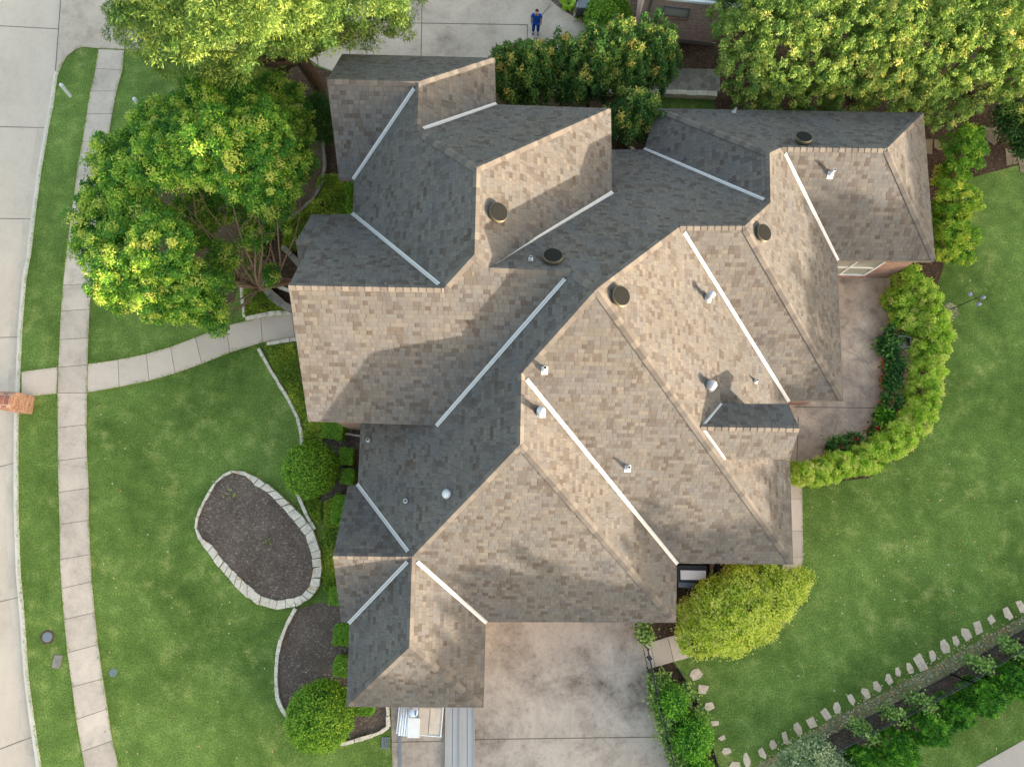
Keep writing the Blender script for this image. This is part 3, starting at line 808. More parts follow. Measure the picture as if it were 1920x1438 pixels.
# neighbour's driveway and its apron to the street
g = MB()
nd = [(118, -120), (110, 60), (103, 133), (109, 141), (117, 121), (126, 105), (141, 93.5), (157, 88.5), (185, 91.5), (233, 93), (300, 95), (560, 97), (600, 125), (640, 140), (930, 140), (1010, 150), (1135, 120), (1126, 85), (1100, 48), (1045, 12), (1022, -8), (940, -120)]
g.prism(xy(nd), -0.14, 0.018)
struct('neighbour_driveway', g, M['ndrive'])
g = MB()
for pa, pb, z in (((793, -90), (789, 135), 0), ((690, 42.5), (989, 47), 0), ((989, 47), (987, 140), 0), ((656, 30), (655, 140), 0), ((998, 49), (1032, 10), 0), ((243, -60), (235, 93), 0), ((118, -60), (104, 133), -0.10)):
    g.bar(at(*pa, 0.02 + z * 0), at(*pb, 0.02), 0.03, 0.008)
struct('driveway_joint', g, M['joint'])

# sidewalk of separate slabs
SL = [(185, 93), (180, 130), (170, 172), (163, 215), (155, 267), (147, 310), (138, 377), (130, 437), (124, 485), (119, 535), (115, 584), (112.5, 637), (110, 689), (108.5, 737), (109, 802), (109, 864), (110.6, 923), (112.5, 983), (113, 1049), (116, 1103), (121, 1161), (127, 1223), (136, 1287), (143.6, 1348), (154, 1408), (165, 1468), (178, 1530)]
SR = [(233, 94.5), (230, 132), (219, 172), (211, 214), (203, 262), (195, 305), (187, 372), (180, 432), (172, 485), (171, 533), (168.6, 580), (166, 634), (164.6, 684), (163.6, 737), (162.6, 796), (163.6, 857), (167, 915), (167, 975), (169.6, 1039), (172, 1090), (178, 1148), (184, 1208), (193, 1272), (202, 1328), (211, 1388), (226, 1448), (240, 1508)]
def slabs(A, B, mb, z=0.03, gap=0.010):
    A = [np.array(p) for p in xy(A)]; B = [np.array(p) for p in xy(B)]
    for i in range(len(A) - 1):
        dA = (A[i + 1] - A[i]); dA /= np.linalg.norm(dA); dB = (B[i + 1] - B[i]); dB /= np.linalg.norm(dB)
        q = [A[i] + dA * gap, A[i + 1] - dA * gap, B[i + 1] - dB * gap, B[i] + dB * gap]
        mb.prism(q, -0.02, z + random.uniform(-0.003, 0.003), tint=random.random())
g = MB(); slabs(SL, SR, g); struct('sidewalk', g, M['walk'])
g = MB(); g.prism(xy(SL) + xy(SR)[::-1], -0.1, 0.008); struct('sidewalk_bed', g, M['joint'])
WU = [(165, 683), (222, 675), (275, 664), (320.5, 651), (367, 633), (423, 612), (489, 595), (548, 587), (640, 578)]
WL = [(164, 736), (224, 725.5), (280, 714), (329, 700), (379, 682), (432, 661), (492.5, 642), (553, 636), (645, 628)]
g = MB(); slabs(WU, WL, g, 0.034); slabs([(41, 697), (109, 688.5)], [(41, 745), (107, 737.5)], g, 0.034); struct('front_path', g, M['path'])
g = MB(); g.prism(xy(WU) + xy(WL)[::-1], -0.1, 0.009); struct('front_path_bed', g, M['joint'])
# garage driveway
DR = [(733, 1322), (730, 1280), (905, 1120), (1196, 1120), (1197, 1168), (1206, 1212), (1216, 1262), (1230, 1340), (1258, 1438), (1275, 1500), (740, 1500), (736, 1438)]
g = MB(); g.prism(xy(DR), -0.1, 0.022); struct('driveway', g, M['drive'])
g = MB()
for pa, pb in (((735, 1391), (830, 1389)), ((888, 1386), (1243, 1381)), ((746, 1325), (750, 1438))):
    g.bar(at(*pa, 0.024), at(*pb, 0.024), 0.028, 0.008)
struct('driveway_joint', g, M['joint'])
# patio, side path, gate path
PT = [(1440, 500), (1668, 502), (1672, 610), (1700, 640), (1720, 700), (1715, 760), (1690, 800), (1640, 850), (1560, 878), (1470, 885), (1440, 740)]
g = MB(); g.prism(xy(PT), -0.1, 0.03); struct('patio', g, M['patio'])
g = MB()
for pa, pb in (((1490, 763), (1720, 766)), ((1497, 780), (1494, 870))):
    g.bar(at(*pa, 0.032), at(*pb, 0.032), 0.03, 0.008)
struct('patio_joint', g, M['joint'])
g = MB(); slabs([(1455, 880), (1462, 935), (1468, 995), (1470, 1045), (1462, 1085)], [(1502, 880), (1504, 935), (1505, 995), (1506, 1045), (1497, 1088)], g, 0.03, 0.008); struct('side_path', g, M['path'])
g = MB(); slabs([(1203, 1209), (1219, 1204), (1252, 1194), (1290, 1184)], [(1213, 1254), (1228, 1250), (1263, 1240), (1300, 1230)], g, 0.03, 0.01); struct('gate_path', g, M['path'])

# planting beds
def bed(name, pts, mat, z=0.012, z0=-0.05):
    g = MB(); g.prism(xy(pts, z), z0, z); return struct(name, g, mat)
bed('mulch_bed', [(553, 1142), (538, 1169), (526, 1198), (519, 1229), (517, 1268), (519, 1307), (527, 1328), (545, 1353), (575, 1380), (610, 1393), (647, 1392), (682, 1382), (713, 1371), (727, 1361), (726, 1310), (700, 1200), (680, 1130), (600, 1130)], M['mulch'], 0.014)
bed('mulch_bed', [(590, 815), (640, 810), (720, 800), (720, 960), (640, 965), (600, 940), (605, 880)], M['mulch'], 0.016)
bed('planting_bed', [(480, 650), (501, 684), (521, 717), (541, 750), (558, 784), (565, 814), (566, 850), (556, 900), (559, 930), (574, 965), (588, 992), (604, 1060), (598, 1110), (640, 1140), (720, 1100), (720, 780), (620, 640), (556, 637), (500, 644)], M['grass2'], 0.008)
bed('planting_bed', [(452, 517), (453, 553), (458, 594), (501, 588), (560, 582), (640, 570), (640, 380), (690, 380), (690, 330), (640, 200), (600, 250), (609, 307), (604, 341), (591, 367), (568, 391), (534, 417), (484, 462)], M['mulch_brown'], 0.010)
bed('soil_bed', [(300, 330), (480, 240), (600, 215), (606, 267), (609, 307), (604, 341), (591, 367), (568, 391), (534, 417), (484, 462), (452, 517), (440, 560), (400, 590), (330, 560), (280, 430)], M['soil'], 0.006)
bed('soil_bed', [(540, 100), (600, 128), (640, 142), (660, 200), (600, 240), (540, 230), (520, 150)], M['mulch_brown'], 0.016)
bed('mulch_bed', [(1700, 200), (1990, 205), (1990, 300), (1920, 306), (1880, 318), (1850, 325), (1820, 335), (1805, 352), (1790, 420), (1775, 480), (1760, 530), (1700, 560), (1660, 526), (1700, 490)], M['mulch_brown'], 0.012)
bed('mulch_bed', [(1660, 500), (1725, 500), (1768, 560), (1770, 640), (1745, 780), (1702, 845), (1630, 896), (1520, 908), (1480, 903), (1490, 860), (1640, 855), (1700, 790), (1720, 700), (1672, 610)], M['mulch_brown'], 0.014)
bed('mulch_bed', [(1200, 1150), (1290, 1060), (1420, 1040), (1465, 1070), (1460, 1150), (1400, 1200), (1300, 1230), (1275, 1190), (1218, 1206), (1204, 1206)], M['mulch_brown'], 0.012)
bed('fence_bed', [(1218, 1254), (1262, 1241), (1274, 1256), (1303, 1306), (1330, 1380), (1352, 1450), (1362, 1500), (1285, 1500), (1260, 1438), (1232, 1340)], M['mulch_brown'], 0.012)
bed('mulch_bed', [(1022, -8), (1045, 12), (1100, 48), (1126, 85), (1140, 125), (1200, 100), (1190, 60), (1215, -60), (1030, -60)], M['mulch'], 0.022)
bed('soil_bed', [(1190, 70), (1345, 70), (1345, 130), (1190, 130)], M['mulch_brown'], 0.012)
bed('flagstone_path', [(1195, 128), (1350, 130), (1350, 172), (1195, 172)], M['greystone'], 0.016)
bed('soil_bed', [(1340, 60), (1990, 60), (1990, 210), (1340, 215)], M['mulch_brown'], 0.014)
bed('soil_bed', [(1120, 220), (1210, 220), (1215, 300), (1130, 300)], M['mulch_brown'], 0.012)
bed('mulch_bed', [(930, 160), (1150, 160), (1150, 215), (930, 215)], M['soil'], 0.012)
# litter strip and garden beyond the fence
bed('litter_strip', [(1410, 1440), (1480, 1398), (1552, 1352), (1653, 1300), (1781, 1232), (1887, 1172), (1940, 1144), (1960, 1160), (1781, 1264), (1653, 1331), (1552, 1380), (1470, 1438)], M['gravel'], 0.008)
bed('fence_bed', [(1470, 1442), (1552, 1379), (1653, 1330), (1781, 1263), (1887, 1196), (1960, 1158), (1990, 1215), (1900, 1266), (1805, 1322), (1705, 1380), (1620, 1428), (1590, 1450)], M['mulch'], 0.011)
bed('alley_pavement', [(1822, 1442), (1920, 1387), (2100, 1290), (2100, 1600), (1700, 1600)], M['path'], 0.02)

# ---- island bed: ring of limestone blocks around dark mulch
RO = [(433, 882), (458, 884.6), (485, 897), (516, 919), (543, 944), (566.5, 967), (586, 992.5), (599.5, 1031), (603, 1062), (597.6, 1101), (578, 1124), (555, 1137), (516, 1143), (485, 1134), (462, 1120), (438.5, 1097), (411, 1064), (388, 1035), (372.5, 1012), (364, 990.6), (367, 969), (380, 938), (400, 905), (417, 890)]
RI = [(434.6, 886.6), (462, 893), (476, 908), (500.6, 923), (527.7, 950), (552, 977), (572, 1005), (583, 1036), (587, 1064), (581, 1098), (566, 1115), (551, 1121), (520, 1126), (489, 1116.7), (464, 1096), (444, 1078), (419, 1052), (398, 1024), (379, 1010), (369, 990.6), (371.5, 969), (384.5, 940), (403.6, 907), (419.5, 893)]
ZR = 0.22
g = MB(); g.prism(xy(RI, 0.16), -0.05, 0.15); struct('island_mulch', g, M['mulch'])
ro = [np.array(p) for p in xy(RO, ZR)]; ri = [np.array(p) for p in xy(RI, ZR)]
g = MB(); rg = random.Random(3)
def resample(A, B, step):
    outA = []; outB = []
    n = len(A)
    for i in range(n):
        a0, a1, b0, b1 = A[i], A[(i + 1) % n], B[i], B[(i + 1) % n]
        k = max(1, int(round(np.linalg.norm(a1 - a0) / step)))
        for j in range(k):
            t_ = (j + rg.uniform(-0.15, 0.15) * (j > 0)) / k
            outA.append(a0 + (a1 - a0) * t_); outB.append(b0 + (b1 - b0) * t_)
    return outA, outB
qa, qb = resample(ro, ri, 0.36)
n_ = len(qa)
for i in range(n_):
    a0, a1, b0, b1 = qa[i], qa[(i + 1) % n_], qb[i], qb[(i + 1) % n_]
    sh = 0.035
    q = [a0 + (a1 - a0) * sh, a1 - (a1 - a0) * sh, b1 - (b1 - b0) * sh, b0 + (b0 - b1) * -sh]
    q = [p + np.array([rg.uniform(-0.02, 0.02), rg.uniform(-0.02, 0.02)]) for p in q]
    g.prism(q, -0.05, ZR + rg.uniform(-0.025, 0.02), 0 if rg.random() < 0.55 else 1)
o = g.build('stone_border', [M['limestone'], M['tanstone']], bevel=0.012)
tag(o, 'oval ring of white and tan limestone blocks around the dark mulch island in the lawn', 'stone border')

# ---- low stone edgings
def edging(pts, w, h, label, mat='limestone', step=0.42, name='stone_edging', cat='edging', group='stone edgings of the front beds'):
    L = [np.array(p) for p in xy(pts, h)]; rg2 = random.Random(len(label))
    g = MB(); P_ = [L[0]]
    for a, b in zip(L[:-1], L[1:]):
        k = max(1, int(round(np.linalg.norm(b - a) / step)))
        for j in range(1, k + 1): P_.append(a + (b - a) * j / k)
    for a, b in zip(P_[:-1], P_[1:]):
        d = (b - a) / (np.linalg.norm(b - a) + 1e-9); nn = np.array([-d[1], d[0]])
        w1 = w * rg2.uniform(0.85, 1.15)
        q = [a + d * 0.006 + nn * w1 / 2, b - d * 0.006 + nn * w1 / 2, b - d * 0.006 - nn * w1 / 2, a + d * 0.006 - nn * w1 / 2]
        q = [p + np.array([rg2.uniform(-0.012, 0.012), rg2.uniform(-0.012, 0.012)]) for p in q]
        g.prism(q, -0.05, h + rg2.uniform(-0.015, 0.012))
    return tag(g.build(name, M[mat], bevel=0.008), label, cat, group)
edging([(553.7, 1140), (538, 1169), (526, 1198), (519, 1229), (517, 1268), (519, 1307), (526.6, 1328), (544, 1353), (575, 1382), (610, 1395), (647, 1394), (682, 1384), (713, 1373), (728, 1363), (726, 1322)], 0.13, 0.12, 'white limestone edging curving around the dark mulch bed beside the garage')
edging([(484, 653), (501, 684), (521, 717), (541, 750.5), (557.6, 784), (565, 814), (565.5, 845)], 0.13, 0.12, 'white stone edging running from the front path down to the round clipped bush')
edging([(549, 901), (559, 930), (574, 965), (589, 993)], 0.14, 0.12, 'short white stone edging between the round bush and the mulch island')
edging([(500, 645), (525, 640), (560, 635)], 0.13, 0.14, 'short white stone edging along the lower side of the front path')
edging([(459, 597), (480, 592), (501, 588), (530, 585), (560, 581)], 0.15, 0.16, 'weathered white stone edging along the upper side of the front path', 'limestone')
edging([(450, 500), (452, 517), (453, 553.5), (457.5, 594)], 0.13, 0.14, 'white stone edging left of the yellow green ground cover by the path')
edging([(604, 255), (609, 307), (604, 340.6), (591, 367), (567.6, 390.6), (534, 417), (505, 440), (484, 462)], 0.13, 0.14, 'long weathered stone edging curving under the big front tree', 'greystone')
edging([(489, 530), (507.6, 552), (527.6, 569), (548, 581), (575, 590)], 0.30, 0.35, 'curved low wall of weathered grey stone beside the front tree trunks', 'greystone', 0.5, 'stone_wall', 'low wall', 'low stone walls by the front door')
edging([(497, 527), (520, 536), (548, 547), (575, 556)], 0.13, 0.3, 'narrow white stone wall under the front tree trunks', 'limestone', 0.5, 'stone_wall', 'low wall', 'low stone walls by the front door')
edging([(530, 462), (545, 478), (565, 500), (590, 520)], 0.24, 0.3, 'grey stone wall end showing beside the small side gable', 'greystone', 0.5, 'stone_wall', 'low wall', 'low stone walls by the front door')
edging([(560, 226), (580, 227), (606, 229)], 0.36, 0.3, 'pale stone wall between the cypress trunk and the dark yew', 'limestone', 0.4, 'stone_wall', 'low wall', 'low stone walls by the front door')
edging([(545, 160), (558, 175), (556, 205)], 0.2, 0.15, 'rough pale rocks beside the cypress trunk', 'limestone', 0.3, 'stone_edging', 'edging', 'stone edgings of the front beds')
edging([(640, 812), (676, 817), (720, 824)], 0.10, 0.1, 'thin pale edging strip between the front wing wall and mulch', 'limestone', 0.5)
edging([(1040, 168), (1120, 170), (1250, 172), (1345, 176)], 0.22, 0.3, 'pale stone wall behind the crape myrtles below the neighbour path', 'limestone', 0.45, 'stone_wall', 'low wall')
edging([(1146, 254), (1160, 259)], 0.14, 0.15, 'short white edging left of the lone crape myrtle trunk', 'limestone', 0.3)
edging([(1170, 264), (1190, 282)], 0.14, 0.15, 'short white edging right of the lone crape myrtle trunk', 'limestone', 0.3)
# black metal edging of the fence bed
g = MB(); L = [at(*p, 0.06) for p in ((1272, 1254), (1303, 1306), (1328, 1375), (1347, 1438), (1360, 1490))]
for a, b in zip(L[:-1], L[1:]): g.bar(a, b, 0.03, 0.14)
tag(g.build('metal_edging', M['black']), 'thin black metal edging between the lawn and the driveway fence bed', 'edging')

M['sideflag'] = stone_mat('mossy flagstone', lin(150, 130, 108), lin(136, 120, 98), lin(156, 140, 112))
# ---- stepping stones
rg = random.Random(11)
def stone(px, py, a, b, ang, label, group, mat='flag'):
    c = at(px, py, 0.03); n_ = rg.choice((4, 5, 5, 6)); pts = []; a *= 1.12; b *= 1.12; t0_ = rg.uniform(.5, 1.0)
    for i in range(n_):
        t_ = t0_ + 2 * math.pi * i / n_ + rg.uniform(-0.25, 0.25)
        r_ = 1 / max(abs(math.cos(t_)), abs(math.sin(t_))) ** 0.9 * rg.uniform(0.88, 1.1)
        x = a * r_ * math.cos(t_); y = b * r_ * math.sin(t_)
        pts.append((c[0] + x * math.cos(ang) - y * math.sin(ang), c[1] + x * math.sin(ang) + y * math.cos(ang)))
    g = MB(); g.prism(pts, -0.03, 0.03)
    tag(g.build('stepping_stone', M[mat], bevel=0.01), label, 'stepping stone', group)
for i, (x, y, a, b, an) in enumerate([(1306, 1264, .24, .18, .35), (1319, 1292, .19, .17, -.1), (1330, 1325, .20, .16, .25), (1340, 1356, .16, .10, .1), (1353, 1383, .14, .09, .5), (1362, 1408, .17, .12, .3), (1377, 1436, .20, .16, .2)]):
    names = ['largest', 'rounded second', 'squarish third', 'small pale fourth', 'smallest wedge-shaped', 'oblong sixth', 'lowest']
    stone(x, y, a, b, an, names[i] + ' flagstone from the gate in the short column of stepping stones', 'stepping stones beside the driveway fence bed')
DS = [(1400, 1425, 1), (1430, 1413, .9), (1450, 1396, .7), (1473, 1384, 1.05), (1496, 1367, 1.0), (1523, 1354, 1.0), (1549, 1340, 1.0), (1570, 1327, .85), (1597, 1312, .9), (1623, 1299, 1.0), (1645, 1288, .85), (1666, 1273, .85), (1684, 1260, .75), (1706, 1252, .75), (1726, 1243, 1.2), (1749, 1229, .9), (1772, 1213, 1.0), (1793, 1202, .75), (1812, 1189, 1.0), (1834, 1177, 1.0), (1860, 1162, .8), (1890, 1151, .95), (1915, 1138, 1.0)]
for x, y, s in DS:
    stone(x, y, .15 * s * rg.uniform(.85, 1.15), .235 * s * rg.uniform(.9, 1.1), .42 + rg.uniform(-.15, .15), 'irregular tan flagstone in the long diagonal row of stepping stones across the back lawn', 'stepping stones in the diagonal row')
for x, y, a, b, n_ in [(1738, 274, .3, .42, 'pinkish flagstone partly under the roof edge'), (1763, 272, .3, .3, 'tan squarish flagstone between roof and side shrub'), (1862, 254, .33, .5, 'mossy flagstone in the dark bed below the dark evergreen'), (1897, 294, .28, .46, 'tall tan flagstone in the dark bed at the lawn edge'), (1918, 308, .2, .4, 'flagstone cut by the right picture edge'), (1842, 278, .24, .4, 'faint leaf-covered flagstone in the dark bed')]:
    stone(x, y, a * .85, b * .85, 0.1, n_, 'flagstones in the side bed', 'sideflag')
# ------------------------------------------------------------------ trees and shrubs
RNG = np.random.default_rng(5)
def LB(lst, zs=0.75):
    out = []
    for l in lst:
        p = at(l[0], l[1], l[2]); r = l[3]
        out.append((p[0], p[1], p[2], r, r, r * (l[4] if len(l) > 4 else zs)))
    return out

def tree(name, base, lobes, label, cat, mat, n, L, W, bark='bark', trunks=1, r0=0.16, group=None, fork=0.35, lean=None, limbs=True, **kw):
    root = empty(name, tuple(base), label, cat, group)
    mb = MB(); lb = np.array(lobes); cen = lb[:, :3].mean(0)
    b = np.array(base)
    for k in range(trunks):
        o = np.array([RNG.uniform(-.15, .15), RNG.uniform(-.15, .15), 0]) * (trunks > 1)
        tgt = cen if trunks == 1 else lb[RNG.integers(len(lb)), :3]
        if lean is not None: tgt = np.array(lean)
        f = b + o + (tgt - b) * fork + np.array([0, 0, 0.2])
        limb(mb, b + o - np.array([0, 0, 0.15]), f, r0, r0 * 0.72, RNG, 0.03, 6, 9)
        if limbs:
            mine = [l for i, l in enumerate(lb) if i % trunks == k]
            for l in mine:
                e = l[:3] + (f - l[:3]) * 0.12
                pts = limb(mb, f, e, r0 * 0.5, r0 * 0.07, RNG, 0.07, 6, 6)
                for s_ in range(4):
                    q = np.array(pts[3 + s_ % 3]); d = unit(RNG.normal(size=3)); d[2] = abs(d[2]) * 0.6
                    limb(mb, q, q + d * l[3] * 0.9, r0 * 0.16, r0 * 0.03, RNG, 0.08, 4, 5)
    mb.build('trunk', M[bark], root, smooth=True)
    foliage('crown', RNG, lobes, n, L, W, mat=M[mat], parent=root, **kw)
    return root

# big front tree with several trunks leaning out from beside the front gable
FT = [(520, 200, 4.2, 1.1), (455, 200, 5.2, 1.15), (375, 212, 5.6, 1.2), (305, 245, 5.2, 1.1), (225, 300, 5.0, 1.0), (250, 335, 5.4, .9), (325, 290, 6.2, 1.2), (405, 278, 6.8, 1.3), (485, 262, 6.2, 1.2), (540, 255, 4.6, 0.9),
      (530, 310, 5.0, 1.0), (465, 325, 6.4, 1.1), (510, 370, 4.6, 0.75), (190, 375, 4.6, 0.8), (185, 425, 4.4, 0.8), (262, 395, 5.0, 0.9), (225, 475, 5.2, 1.0), (305, 468, 5.8, 1.05), (210, 530, 4.2, 0.8), (285, 535, 4.8, 0.95), (360, 535, 5.0, 0.8), (386, 580, 4.0, 0.5), (402, 612, 3.4, 0.32),
      (420, 480, 3.6, 0.5), (476, 440, 3.4, 0.5), (345, 400, 3.2, 0.5), (505, 515, 2.4, 0.28), (450, 395, 3.2, 0.4), (555, 300, 3.6, .55), (520, 420, 3.2, .4), (425, 355, 3.6, .6), (385, 365, 3.2, .55), (450, 360, 3.4, .55), (405, 400, 2.8, .5), (370, 440, 3.0, .55), (300, 575, 3.6, .6), (235, 555, 3.6, .6), (345, 565, 4.0, .6), (480, 175, 4.2, .7), (165, 455, 3.6, .5), (405, 540, 4.2, .5)]
tree('front_tree', at(547, 530, 0), LB(FT), 'large multi-trunked tree with yellow tipped leaves spreading over the front lawn and sidewalk', 'tree', 'lf_front', 300000, 0.09, 0.05,
     'bark_pale', 5, 0.10, fork=0.42, per=85, clump=0.25, depth=0.42, jag=0.16, tint=(0.42, 0.22, 0.13), up=0.5, tip=.2, dome=True, flat=.8, out=.8, wild=.45)
# bald cypress
CY = [(290, 20, 7.0, 1.4), (370, 25, 8.5, 1.7), (420, 75, 7.0, 1.3), (445, 125, 5.6, 0.8), (340, 75, 6.4, 1.0), (520, 15, 8.0, 1.4), (590, 20, 7.0, 1.2), (555, 65, 6.0, 0.8), (690, 15, 5.0, 1.0), (735, 35, 4.6, 0.65),
      (640, 50, 5.6, 0.7), (245, 45, 5.0, 0.6), (430, 10, 10, 1.4), (310, -50, 9, 2.0), (520, -60, 9, 2.0), (650, -50, 7, 2.0), (755, 0, 4.0, 0.7), (395, 135, 4.4, 0.6), (500, 150, 3.4, 0.7), (480, 75, 4.4, 0.8), (690, 65, 3.6, 0.4), (365, 140, 3.8, 0.45)]
tree('cypress_tree', at(603, 190, 0), LB(CY, 0.6), 'tall feathery yellow green cypress with a thick dark trunk at the upper edge', 'tree', 'lf_cyp', 170000, 0.14, 0.03, 'bark', 1, 0.36, fork=0.7,
     lean=at(545, 75, 5.5), per=170, clump=0.40, depth=0.45, jag=0.22, tint=(0.42, 0.2, 0.14), up=0.5, flat=0.45, out=0.5, dome=True)
# crape myrtles
def crape(px, py, h, rad, label, group, n=11000, seed=0, lobes_n=8):
    h *= 1.1; b = at(px, py, 0); r_ = np.random.default_rng(seed); lb = []
    for i in range(lobes_n):
        a = 6.28 * i / lobes_n + r_.uniform(-.4, .4); d = rad * r_.uniform(.25, .95)
        z = h * r_.uniform(.42, .80); lb.append((b[0] + d * math.cos(a), b[1] + d * math.sin(a), z, .56, .56, .9 * r_.uniform(.8, 1.2)))
    lb.append((b[0], b[1], h * .8, .5, .5, .8))
    tree('crape_myrtle', b, lb, label, 'tree', 'lf_crape', int(n * 2.0), 0.095, 0.052, 'bark', 4, 0.035, group, fork=0.45, per=90, clump=0.2, depth=0.45, jag=0.16, tint=(0.30, 0.18, 0.12), up=0.4, flat=1.9, tip=.2, dome=True, out=.8)
gr = 'crape myrtles between the house and the neighbour driveway'
crape(952, 196, 3.6, .75, 'dark leaved crape myrtle at the left end of the row, beside the garage wing roof', gr, seed=1)
crape(1003, 198, 3.9, .8, 'crape myrtle standing just below the person in blue', gr, seed=2)
crape(1055, 200, 4.1, .85, 'crape myrtle in the middle of the row, between the person and the round neighbour bush', gr, seed=3)
crape(1105, 204, 4.3, .85, 'crape myrtle with orange tips just below the round neighbour bush', gr, seed=4)
crape(1158, 198, 4.3, .9, 'orange tipped crape myrtle in front of the neighbour downspout', gr, seed=5)
crape(1205, 180, 4.0, .85, 'pink tipped crape myrtle at the right end of the row, below the neighbour window', gr, seed=6)
crape(1163, 280, 4.0, .75, 'lone crape myrtle with bare dark stems between two roof corners', gr, seed=7, n=10000)
# big photinias, top right
def shrub(name, lobes, label, cat, mat, n, L, W, group=None, core=0.0, stem=None, **kw):
    c = np.array(lobes)[:, :3].mean(0)
    root = empty(name, (c[0], c[1], 0), label, cat, group) if stem else None
    if stem:
        mb = MB()
        for l in lobes[:10]:
            limb(mb, (c[0] + RNG.uniform(-.1, .1), c[1] + RNG.uniform(-.1, .1), -0.1), (l[0], l[1], l[2]), stem, stem * .3, RNG, 0.06, 5, 6)
        mb.build('stems', M['bark'], root, smooth=True)
    o = foliage('crown' if stem else name, RNG, lobes, n, L, W, mat=M[mat], parent=root, **kw)
    if not stem: tag(o, label, cat, group)
    return root or o
gp = 'tall photinia shrubs along the upper right edge'
PH = [('leftmost tall photinia with a straight left side next to the neighbour path', [(1395, 60, 4, 1.2), (1450, 40, 4.6, 1.3), (1400, 130, 3.5, 1.2), (1460, 120, 4, 1.3), (1420, 175, 2.4, 1.0), (1470, 172, 2.6, 1.0), (1385, 20, 4, 1.1), (1440, -20, 4.5, 1.3)]),
      ('tall photinia with pale orange new tips, second from the neighbour path', [(1530, 30, 4.8, 1.3), (1590, 50, 4.6, 1.3), (1540, 110, 4, 1.3), (1600, 120, 3.8, 1.2), (1530, 170, 2.6, 1.0), (1590, 178, 2.4, 1.0), (1540, -20, 5, 1.4), (1610, -10, 5, 1.3)]),
      ('tall photinia with bronze patches behind the right roof corner', [(1670, 40, 4.6, 1.4), (1720, 80, 4.2, 1.3), (1660, 120, 3.8, 1.2), (1720, 150, 3, 1.1), (1670, 178, 2.4, 1.0), (1690, -15, 5, 1.4), (1640, 75, 4, 1.0)]),
      ('tall photinia above the leafy side shrub', [(1780, 50, 4.6, 1.3), (1830, 90, 4, 1.3), (1770, 130, 3.6, 1.2), (1830, 160, 2.8, 1.1), (1770, 195, 2.2, 1.0), (1800, -10, 5, 1.5), (1740, 200, 1.8, .8)]),
      ('rightmost tall photinia with orange tips at the picture corner', [(1885, 40, 4.6, 1.4), (1930, 80, 4.2, 1.4), (1880, 130, 3.4, 1.2), (1930, 170, 2.6, 1.1), (1890, -20, 5, 1.5), (1990, 60, 4, 1.5), (1985, 140, 3, 1.3)])]
for i, (lab, l) in enumerate(PH):
    shrub('photinia_shrub', LB(l, .8), lab, 'shrub', 'lf_phot', 42000, 0.10, 0.052, gp, stem=0.08, per=60, clump=0.18, depth=0.3, jag=0.10, tint=(0.36 + .05 * (i % 3), 0.17, 0.12), up=0.5, dome=True, flat=.85, out=.8)
shrub('evergreen_shrub', LB([(1915, 225, 1.6, .8), (1935, 260, 1.3, .8), (1900, 215, 1.6, .6)]), 'blue green evergreen shrub under the photinias at the right edge', 'shrub', 'lf_dark', 7000, .12, .06, stem=.04, per=40, clump=.16, up=.7)
# side shrubs right of the house
gs = 'lime green shrubs along the right wall'
shrub('side_shrub', LB([(1815, 258, 1.6, .55), (1800, 290, 1.4, .55), (1825, 285, 1.5, .5), (1790, 318, 1.2, .5), (1815, 320, 1.0, .4), (1780, 270, 1.0, .35)]), 'bright green shrub in the dark bed, topmost of those along the right wall', 'shrub', 'lf_side', 8500, .12, .05, gs, stem=.03, per=70, clump=.18, depth=.45, tint=(.24, .15, .13), up=.5, dome=True, out=.8)
shrub('side_shrub', LB([(1790, 355, 1.6, .5), (1808, 375, 1.6, .5), (1780, 378, 1.5, .5), (1825, 365, 1.4, .3), (1795, 400, 1.2, .5), (1765, 400, 1.0, .45), (1770, 340, .8, .45)]), 'yellow tipped shrub between the upper and lower side shrubs', 'shrub', 'lf_side', 9000, .12, .05, gs, stem=.03, per=70, clump=.18, depth=.45, tint=(.5, .2, .15), up=.5, dome=True, out=.8)
shrub('side_shrub', LB([(1790, 440, 1.7, .55), (1812, 445, 1.6, .5), (1780, 470, 1.4, .55), (1805, 475, 1.2, .45), (1770, 430, 1.2, .5), (1760, 460, .9, .45), (1758, 415, .7, .4)]), 'yellow green shrub nearest the roof corner above the curved hedge', 'shrub', 'lf_side', 9500, .12, .05, gs, stem=.03, per=70, clump=.18, depth=.45, tint=(.46, .22, .15), up=.5, dome=True, out=.8)
# round clipped hollies
def dome(px, py, r, label, n, group, zc=0.85, h=None, mat='lf_ball', L=.075, W=.045, tint=(.42, .14, .2), name='clipped_bush', ry=None):
    p = at(px, py, zc); lobes = [(p[0], p[1], zc, r, ry or r, h or r)]
    mb = MB(); prof = [(r * .86 * math.cos(a), zc + (h or r) * .86 * math.sin(a)) for a in np.linspace(-1.25, 1.5, 12)]
    o = foliage(name, RNG, lobes, n, L, W, mat=M[mat], per=12, clump=.055, depth=.16, jag=.035, low=-.8, tint=tint, up=.4, out=1.0, flat=1.0, wild=.4)
    tag(o, label, 'bush', group)
    return o
gb = 'round clipped bushes in front of the house'
dome(583, 880, 1.02, 'round clipped bush beside the square box shrubs above the mulch island', 26000, gb)
dome(601, 1342, 1.22, 'larger round clipped bush on the dark mulch bed at the garage corner', 34000, gb)
